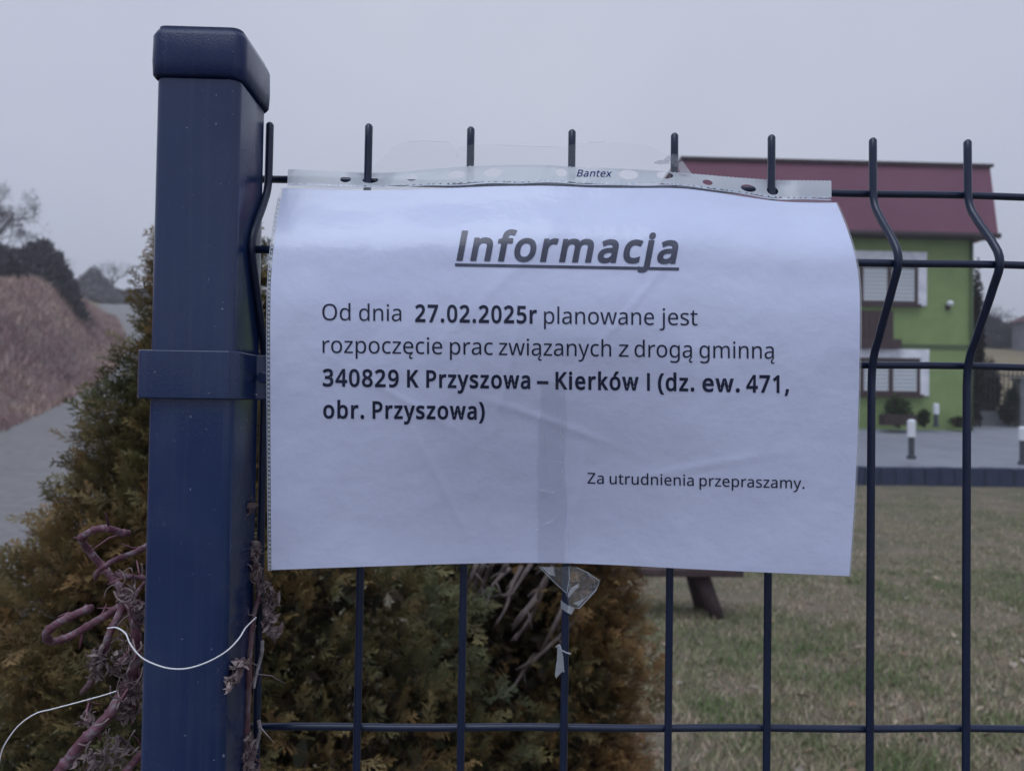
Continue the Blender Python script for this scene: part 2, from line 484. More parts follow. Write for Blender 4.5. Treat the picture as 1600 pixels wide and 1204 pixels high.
o = link('leaf_litter', npmesh('leaf_litter', np.array(LV), np.arange(4*nl).reshape(nl, 4), np.array(LC)), M_grass)
tag(o, 'fallen brown leaves scattered over the lawn', 'leaves', kind='stuff')
# ---------------------------------------------------------------- scrub on the bank (stuff)
n = 60000
s_ = rng.uniform(8, 62, n)
ci = np.interp(s_, ROADC[:,1][:90], np.arange(90))
pxy = np.stack([np.interp(s_, ROADC[:80,1], ROADC[:80,0]), s_], 1)
latr = 2.42 + 9*rng.beta(1.0, 1.5, n)
Xs, Ys = pxy[:,0]-latr*.93, pxy[:,1]-latr*.3
lt, _, _ = road_near(Xs, Ys)
k_ = lt > 2.38
Xs, Ys, lt = Xs[k_], Ys[k_], lt[k_]
cl = vnoise(Xs*.5, Ys*.5, 41)*.9 + vnoise(Xs*1.5, Ys*1.5, 42)*.8
edge = sstep(2.7, 4.5, lt)
V, F, C = blades(len(Xs), Xs, Ys, .04, .42, .022, [(.50,.38,.32),(.42,.29,.26),(.33,.22,.22),(.20,.12,.14)], cl, 43)
o = link('scrub', npmesh('scrub', V, F, C), M_grass)
tag(o, 'dry reddish brown bramble and grass covering the roadside bank', 'scrub', kind='stuff')

# ---------------------------------------------------------------- fence post
def mmz(Z): return Z/1000 + 1.6219            # fence millimetres above the top crossbar
def rrect(x0, y0, x1, y1, r, n=5):
    out = []
    for cx_, cy_, a0 in ((x1-r, y1-r, 0), (x0+r, y1-r, pi/2), (x0+r, y0+r, pi), (x1-r, y0+r, 3*pi/2)):
        for k in range(n+1):
            a = a0 + pi/2*k/n
            out.append((cx_+r*cos(a), cy_+r*sin(a)))
    return out
PX1 = float(at(372, 200, -.044)[0]) + .0008
PX0 = PX1 - .0405
PY0, PY1 = -.046, -.002
post = thing('fence_post', ((PX0+PX1)/2, (PY0+PY1)/2, 0), 'dark blue metal fence post with a black cap left of the notice', 'fence post')
ptop = mmz(58)
def ring(x0, y0, x1, y1, r, z): return [(a, b, z) for a, b in rrect(x0, y0, x1, y1, r)]
mb = MB()
mb.loft([ring(PX0, PY0, PX1, PY1, .0045, -.3), ring(PX0, PY0, PX1, PY1, .0045, ptop)])
sh = mb.build('shaft', M_paint, post, smooth=True)
sh.modifiers.new('es', 'EDGE_SPLIT').split_angle = radians(50)
mb = MB()
zc0 = float(at(300, 118, PY0-.002)[2]); zc1 = float(at(300, 41, PY0-.002)[2])
o1 = .0022
mb.loft([ring(PX0+.0008, PY0+.0008, PX1-.0008, PY1-.0008, .004, zc0+.004), ring(PX0-.0006, PY0-.0006, PX1+.0006, PY1+.0006, .004, zc0-.0005), ring(PX0-o1, PY0-o1, PX1+o1, PY1+o1, .006, zc0+.0012),
         ring(PX0-o1-.0004, PY0-o1-.0004, PX1+o1+.0004, PY1+o1+.0004, .0062, zc0+.008), ring(PX0-o1-.0002, PY0-o1-.0002, PX1+o1+.0002, PY1+o1+.0002, .0062, zc1-.004),
         ring(PX0-o1+.0010, PY0-o1+.0010, PX1+o1-.0010, PY1+o1-.0010, .0058, zc1-.0012), ring(PX0+.001, PY0+.001, PX1-.001, PY1-.001, .005, zc1)])
mb.build('cap', M_cap, post, smooth=True)
zk1 = float(at(300, 547, PY0-.003)[2]); zk0 = float(at(300, 623, PY0-.003)[2])
mb = MB()
t_ = .003
def band(z, inset=0):
    """U-shaped clamp strap: round the left, the front and the right of the post, ending in a wing towards the mesh panel"""
    i = inset
    outer = [(PX0-t_-.0022+i, PY1+.0), (PX0-t_-.0022+i, PY0-t_+.004), (PX0-t_+.0005+i, PY0-t_+i+.0003), (PX1+t_-.004, PY0-t_+i), (PX1+t_-i, PY0-t_+.0045), (PX1+t_-i, PY0+.026), (PX1+.0118-i, PY0+.0285), (PX1+.0118-i, PY0+.0325)]
    inner = [(PX1+.0005, PY0+.0325), (PX1+.0005, PY0+.004), (PX1-.004, PY0-.0005), (PX0, PY0-.0005), (PX0-.0005, PY0+.004), (PX0-.0005, PY1+.0)]
    return [(a, b, z) for a, b in outer+inner]
mb.loft([band(zk0), band(zk1)])
mb.build('clamp', M_paint, post, bevel=.0007)
mb = MB()
bx, bz = PX1+.0066, (zk0+zk1)/2
mb.tube([(bx, PY0+.0285, bz), (bx, PY0+.0250, bz)], .0032, 6)
mb.build('bolt', M_paint, post, bevel=.0004)

# ---------------------------------------------------------------- welded mesh panel
fence = thing('mesh_fence_panel', (0, 0, 0), 'anthracite welded wire fence panel with V-folds that holds the notice', 'fence panel')
DX = [-1.42, -2.59, -1.71, -.84, 1.2, .59, 2.86, 1.8]
def wire_y(Z):
    """depth of the V-fold (mm) at height Z (mm)"""
    pts_z = [-400, -104, -96, -88, -52, -46, -38, -14, -6, 40]
    pts_y = [0, 0, -1.2, -5, -25.5, -28, -26.0, -4.5, -.8, 0]
    return np.interp(Z, pts_z, pts_y)
ZS = np.concatenate([np.array([27.5, 20, 8, 0, -4, -7, -10, -13, -16]), np.linspace(-20, -36, 5), np.array([-39, -42, -44.5, -47, -50, -53]), np.linspace(-57, -85, 6), np.array([-88, -91, -95, -99, -103, -110])])
YS = wire_y(ZS)
YS = np.convolve(np.pad(YS, 2, mode='edge'), [.1,.2,.4,.2,.1], 'valid')
prof = list(zip(ZS, YS)) + [(-200, 0), (-300, 0), (-480, 0)]
low = [(-496, -1), (-506, -5), (-530, -22), (-545, -27), (-560, -22), (-585, -4), (-595, -1)]
prof += low + [(-700, 0), (-900, 0), (-988, 0), (-1000, -4), (-1028, -22), (-1043, -27), (-1058, -22), (-1085, -4), (-1095, 0), (-1250, 0), (-1500, 0)]
RW = .00212
for i in range(14):
    dx = (DX[i] if i < 8 else random.uniform(-1.5, 1.5))/1000
    X = .055*i + dx
    dz = random.uniform(-.4, .4)
    mb = MB()
    pts = [(X, y/1000, mmz(z + (dz if k == 0 else 0))) for k, (z, y) in enumerate(prof)]
    r_ = [RW]*len(pts)
    p0 = (X, 0, pts[0][2]+.0008)
    mb.tube([p0]+pts, [RW*.72]+r_, 10)
    mb.build('vertical_wire', M_wire, fence, smooth=True)
def cross(Z, y, name='crossbar', x0=-.0065, r=.00205):
    mb = MB()
    n = 30
    mb.tube([(x0 + (.74-x0)*k/n, y/1000, mmz(Z) + .0003*sin(k*1.3)) for k in range(n+1)], r, 10)
    mb.build(name, M_wire, fence, smooth=True)
cross(-1.4, 4.0); cross(-45.8, -23.6); cross(-98, 4.0); cross(-300, 4.0)
for z, y in ((-500, 3), (-545, -23), (-590, 3), (-795, 4), (-992, 4), (-1043, -23), (-1092, 3), (-1290, 4), (-1490, 4)): cross(z, y)

# ---------------------------------------------------------------- the notice in its plastic pocket
def crv(tab):
    a = np.array(tab, float)
    def f(s):
        s = np.asarray(s, float)
        # monotone smooth interpolation: linear table, resampled through a small box filter
        acc = 0
        for d in (-.02, 0, .02): acc = acc + np.stack([np.interp(np.clip(s+d, 0, 1), a[:,0], a[:,k]) + (s+d-np.clip(s+d, 0, 1))*0 for k in (1, 2)], -1)
        return acc/3
    return f
W_ = lambda x: (x-443)/862.
topT = crv([(0,443,290),(W_(500),500,291),(W_(575),575,294),(W_(640),640,292.5),(W_(700),700,290),(W_(780),780,287),(W_(860),860,286.5),(W_(940),940,290),(W_(1000),1000,290),(W_(1060),1060,290),(W_(1110),1110,296),(W_(1160),1160,304),(W_(1205),1205,311),(W_(1250),1250,313),(1,1305,313)])
botT = crv([(0,424,894),(.1,515,890.5),(.2,605,887.5),(.3,695,884.5),(.4,785,882.5),(.5,875,882.5),(.6,966,886),(.7,1057,891),(.8,1148,895.5),(.9,1238,899.5),(1,1327,903.5)])
lefT = crv([(0,443,290),(.06,436,326),(.1,432,350),(.18,426,398),(.25,423,441),(.35,422,501),(.5,422,592),(.65,422.5,682),(.8,423,773),(1,424,894)])
rigT = crv([(0,1305,313),(.05,1317,340),(.1,1328,370),(.15,1336.5,400),(.2,1341.5,430),(.25,1343.5,460),(.35,1343.5,520),(.5,1342,608),(.65,1339.5,696),(.8,1335,785),(1,1327,903.5)])
def coons(s, t):
    s = np.asarray(s, float); t = np.asarray(t, float)
    S = s[..., None]; T = t[..., None]
    c00, c10, c01, c11 = topT(0.), topT(1.), botT(0.), botT(1.)
    return (1-T)*topT(s) + T*botT(s) + (1-S)*lefT(t) + S*rigT(t) - ((1-S)*(1-T)*c00 + S*(1-T)*c10 + (1-S)*T*c01 + S*T*c11)
S577, S1213 = W_(577), W_(1209)
_TG = np.linspace(-.4, 1.3, 341)
_YG = np.interp(_TG, [-.4, -.03, .0, .05, .1, .15, .2, .26, .32, .42, .6, .8, 1, 1.3], [-7.0, -7.2, -8.0, -13.5, -21.5, -29, -34, -37, -38, -37.5, -34.2, -30, -26, -22])
_kg = np.exp(-.5*(np.arange(-14, 15)/6.5)**2); _kg /= _kg.sum()
_YG = np.convolve(np.pad(_YG, 14, mode='edge'), _kg, 'valid')
def sheet_y(s, t):
    """depth of the sheet in mm: over the fold at the top, hanging from its crest, drawn back to the wire by the tape at the bottom"""
    s = np.asarray(s, float); t = np.asarray(t, float)
    y = np.interp(t, _TG, _YG)
    y = y + 19.0*np.exp(-((s-.48)/.27)**2)*sstep(.33, 1.0, t)
    topw = np.exp(-(np.maximum(t, -.0)/.10)**2)*np.clip(1 - np.maximum(-t-.005, 0)*0, 0, 1)
    y = y + topw*(-1.6*np.cos((s-S577)*2*pi/.36)*np.exp(-((s-.42)/.4)**2) - .6*np.cos(s*31))*.6
    # small hollows and creases
    y = y + .9*vnoise(s*4.2+3, t*3.1+1, 51)*sstep(0, .25, t) + .30*vnoise(s*11, t*8, 52)*sstep(0, .2, t)
    q = (s-.42)*.9 + (t-.22)*.62                     # one long slanting crease
    y = y - .35*np.exp(-(q/.012)**2)*np.exp(-((s-.45)/.16)**2)*sstep(.1, .2, t)
    for a, b, s0, t0, w, h in ((.35, -.94, .47, .62, .007, .5), (.8, .6, .62, .3, .006, .45), (.98, .2, .405, .5, .007, .5), (.55, -.83, .22, .55, .006, .35), (.25, .97, .75, .72, .008, .35), (.9, -.43, .3, .8, .007, .4), (.995, .1, .53, .8, .006, .5)):
        q = (s-s0)*a + (t-t0)*b*.7; l = -(s-s0)*b + (t-t0)*a*.7
        y = y - h*np.exp(-(q/w)**2)*np.exp(-(l/.11)**2)
    return y
def sheet(s, t, off=0.0):
    """world points of the notice at s (across) and t (down); off mm towards the viewer"""
    s = np.asarray(s, float).ravel(); t = np.asarray(t, float).ravel()
    p = coons(s, t)
    return atv(p[:,0], p[:,1], (sheet_y(s, t)-off)/1000)
def inv(px, py):
    px = np.asarray(px, float); py = np.asarray(py, float)
    s = (px-430)/900; t = (py-295)/600
    for _ in range(40):
        p = coons(s, t); e = 4e-3
        ds = (coons(s+e, t)-p)/e; dt = (coons(s, t+e)-p)/e
        rx, ry = px-p[:,0], py-p[:,1]
        det = ds[:,0]*dt[:,1]-ds[:,1]*dt[:,0]
        s = s + .7*(rx*dt[:,1]-ry*dt[:,0])/det
        t = t + .7*(ds[:,0]*ry-ds[:,1]*rx)/det
    return s, t
# nothing of it may pass through the folded wires: push the profile out where it would
for _ in range(3):
    ss_, tt_ = np.meshgrid(np.linspace(0, 1, 45), np.linspace(0, .98, 99))
    yy_ = sheet_y(ss_.ravel(), tt_.ravel())
    pp_ = coons(ss_.ravel(), tt_.ravel())
    Z_ = (atv(pp_[:,0], pp_[:,1], yy_/1000)[:,2]-1.6219)*1000
    ex = (yy_ - (wire_y(Z_)-2.9)).reshape(99, 45).max(1)
    ex = np.maximum(ex, 0)
    ex = np.max([np.roll(np.pad(ex, 3), k)[3:-3] for k in (-3, -2, -1, 0, 1, 2, 3)], 0)
    eg = np.interp(_TG, np.linspace(0, .98, 99), ex, left=0, right=0)
    _YG = _YG - np.convolve(np.pad(eg, 14, mode='edge'), _kg, 'valid')
notice = thing('paper_notice', (.14, -.02, mmz(-210)), 'white printed information notice in a clear punched plastic pocket hanging on the wire fence', 'notice')
def grid(ns, nt, fn):
    s, t = np.meshgrid(np.linspace(0, 1, ns), np.linspace(0, 1, nt))
    P = fn(s.ravel(), t.ravel())
    I = np.arange(ns*nt).reshape(nt, ns)
    F = np.stack([I[:-1,:-1].ravel(), I[1:,:-1].ravel(), I[1:,1:].ravel(), I[:-1,1:].ravel()], 1)
    return P, F
P, F = grid(230, 165, lambda s, t: sheet(s, t))
paper = link('paper_sheet', npmesh('paper_sheet', P, F), M_paper, notice, smooth=True)
P, F = grid(90, 70, lambda s, t: sheet(-.012+1.021*s, -.004+1.008*t, -.7))
link('pocket_back', npmesh('pocket_back', P, F), M_film, notice, smooth=True)
# free margins of the pocket beside the sheet
def margin_left(s, t): return sheet(-.0165+.016*s, .03+.977*t, .2)
P, F = grid(4, 110, margin_left)
link('pocket_margin', npmesh('pocket_margin', P, F), M_film, notice, smooth=True)
P, F = grid(4, 90, lambda s, t: sheet(1.0005+.0085*s, -.0+1.004*t, .2))
link('pocket_margin', npmesh('pocket_margin', P, F), M_film, notice, smooth=True)
# dashed weld seam down the left margin
mb = MB()
k = 0; tt = .035
while tt < 1.0:
    p = sheet([-.0110, -.0030, -.0030, -.0110], [tt, tt+.0012, tt+.0058, tt+.0046], .45)
    mb.add(p, [(0,1,2,3)])
    q = sheet([-.0148, -.0138, -.0138, -.0148], [tt, tt, tt+.0105, tt+.0105], .45)
    mb.add(q, [(0,1,2,3)])
    tt += .0112
ta = np.linspace(.03, 1.0, 60)
p = np.concatenate([sheet(-.0168+0*ta, ta, .5), sheet(-.0138+0*ta, ta, .5)])
mb.add(p, [(i, i+1, 61+i, 60+i) for i in range(59)])
mb.build('side_seam', M_weld, notice)

# punched strip along the top, from s,h coordinates: h = 0 at the sheet's upper edge, 1 at the pocket's upper edge
tabS = np.array([(450,264.5),(500,266.5),(575,270.5),(610,270),(640,267.5),(690,263),(735,259.5),(800,257.5),(860,258),(900,261.5),(950,263),(1000,265),(1040,268),(1060,270),(1100,273),(1150,277.5),(1210,281.5),(1260,282),(1299,282.5)], float)
def strip_pt(s, h, off=0.0):
    s = np.asarray(s, float); h = np.asarray(h, float)
    a = topT(s)
    xu = 450 + (1299-450)*s
    yu = 0
    for d in (-8, 0, 8): yu = yu + np.interp(xu+d, tabS[:,0], tabS[:,1])/3
    px = a[:,0]*(1-h) + xu*h; py = a[:,1]*(1-h) + yu*h
    yy = sheet_y(s, np.zeros_like(s))
    thr = np.exp(-((s-S577)/.028)**2) + np.exp(-((s-S1213)/.028)**2)
    yh = (yy+np.clip(h, 0, 1.1)*4.4)*(1-thr) + thr*np.interp(h, [0, .3, .55, .8, 1.2], [-6.6, -3.4, 0.2, 3.6, 4.6])
    return atv(px, py, (yh-off)/1000)
def strip_sh(px, py):
    s = W_(px); a = float(topT(np.array([s]))[0,1]); u = 0
    xx = 450 + 849*s
    u = float(np.interp(xx, tabS[:,0], tabS[:,1]))
    return s, (a-py)/(a-u)
HOLES = [(537,280,8.5,5.0),(576,281.5,12.5,5),(642,278,8.5,4.5),(711,272.5,13,5),(769,270,14,5.5),(877,270,8.5,5.5),(983,273,15,7),(1040.5,273.5,13,6),(1107,285,8,4.5),(1171,294,12,5),(1209,298,9,5.5)]
HL = .15                                      # below this the strip is a clear welded band
from mathutils.geometry import delaunay_2d_cdt
AS = 862/28.0                                 # makes s comparable with h
pts = []; edges = []
def loop(L):
    n0 = len(pts)
    for p in L: pts.append(Vector(p))
    for i in range(len(L)): edges.append((n0+i, n0+(i+1) % len(L)))
nb = 120
outl = [(AS*k/nb, HL) for k in range(nb+1)] + [(AS*(1-k/260), 1.0+(.03 if k % 2 else -.02)) for k in range(261)]
loop(outl)
for x, y, a, b in HOLES:
    s, h = strip_sh(x, y)
    h = min(max(h, HL+.27), .74)
    loop([(AS*(s + a/862*cos(w)), h + b/28*1.15*sin(w)) for w in [2*pi*k/18 for k in range(18)]])
for k in range(1, 110):
    for h in (.47, .65, .83): pts.append(Vector((AS*k/110, h)))
res = delaunay_2d_cdt(pts, edges, [], 2, 1e-5)
Vv, Ff = res[0], res[2]
def inhole(c):
    for x, y, a, b in HOLES:
        s, h = strip_sh(x, y); h = min(max(h, HL+.27), .74)
        if ((c[0]/AS-s)/(a/862))**2 + ((c[1]-h)/(b/28*1.15))**2 < .97: return True
    return False
keep = []
for f in Ff:
    c = sum((Vv[i] for i in f), Vector((0,0)))/len(f)
    if not inhole(c) and len(f) == 3 and HL <= c[1] <= 1.05: keep.append(tuple(f))
sv = np.array([v.x/AS for v in Vv]); hv = np.array([v.y for v in Vv])
me = npmesh('punched_strip', strip_pt(sv, hv), np.array(keep))
strip = link('punched_strip', me, M_strip, notice, smooth=True)
# clear welded band with its dashes
P, F = grid(120, 5, lambda s, t: strip_pt(s, HL-(HL+.1)*t, .15))
link('welded_band', npmesh('welded_band', P, F), M_film, notice, smooth=True)
mb = MB()
k = 0; s = .004
while s < .99:
    L = random.uniform(.004, .011)
    h = .09 + .03*sin(s*40) + random.uniform(-.02, .02)
    p = strip_pt(np.array([s, s+L, s+L, s]), np.array([h, h, h+.10, h+.10]), .4)
    mb.add(p, [(0,1,2,3)])
    s += L + random.uniform(.002, .006)
n = 150
for hh, w_ in ((.045, .06),):
    a = np.linspace(.002, .998, n)
    p = strip_pt(np.concatenate([a, a]), np.concatenate([hh+.03*np.sin(a*55)-w_/2*(1+.5*np.sin(a*23)), hh+.03*np.sin(a*55)+w_/2]), .42)
    mb.add(p, [(i, i+1, n+i+1, n+i) for i in range(n-1)])
mb.build('weld_seam', M_weld, notice)

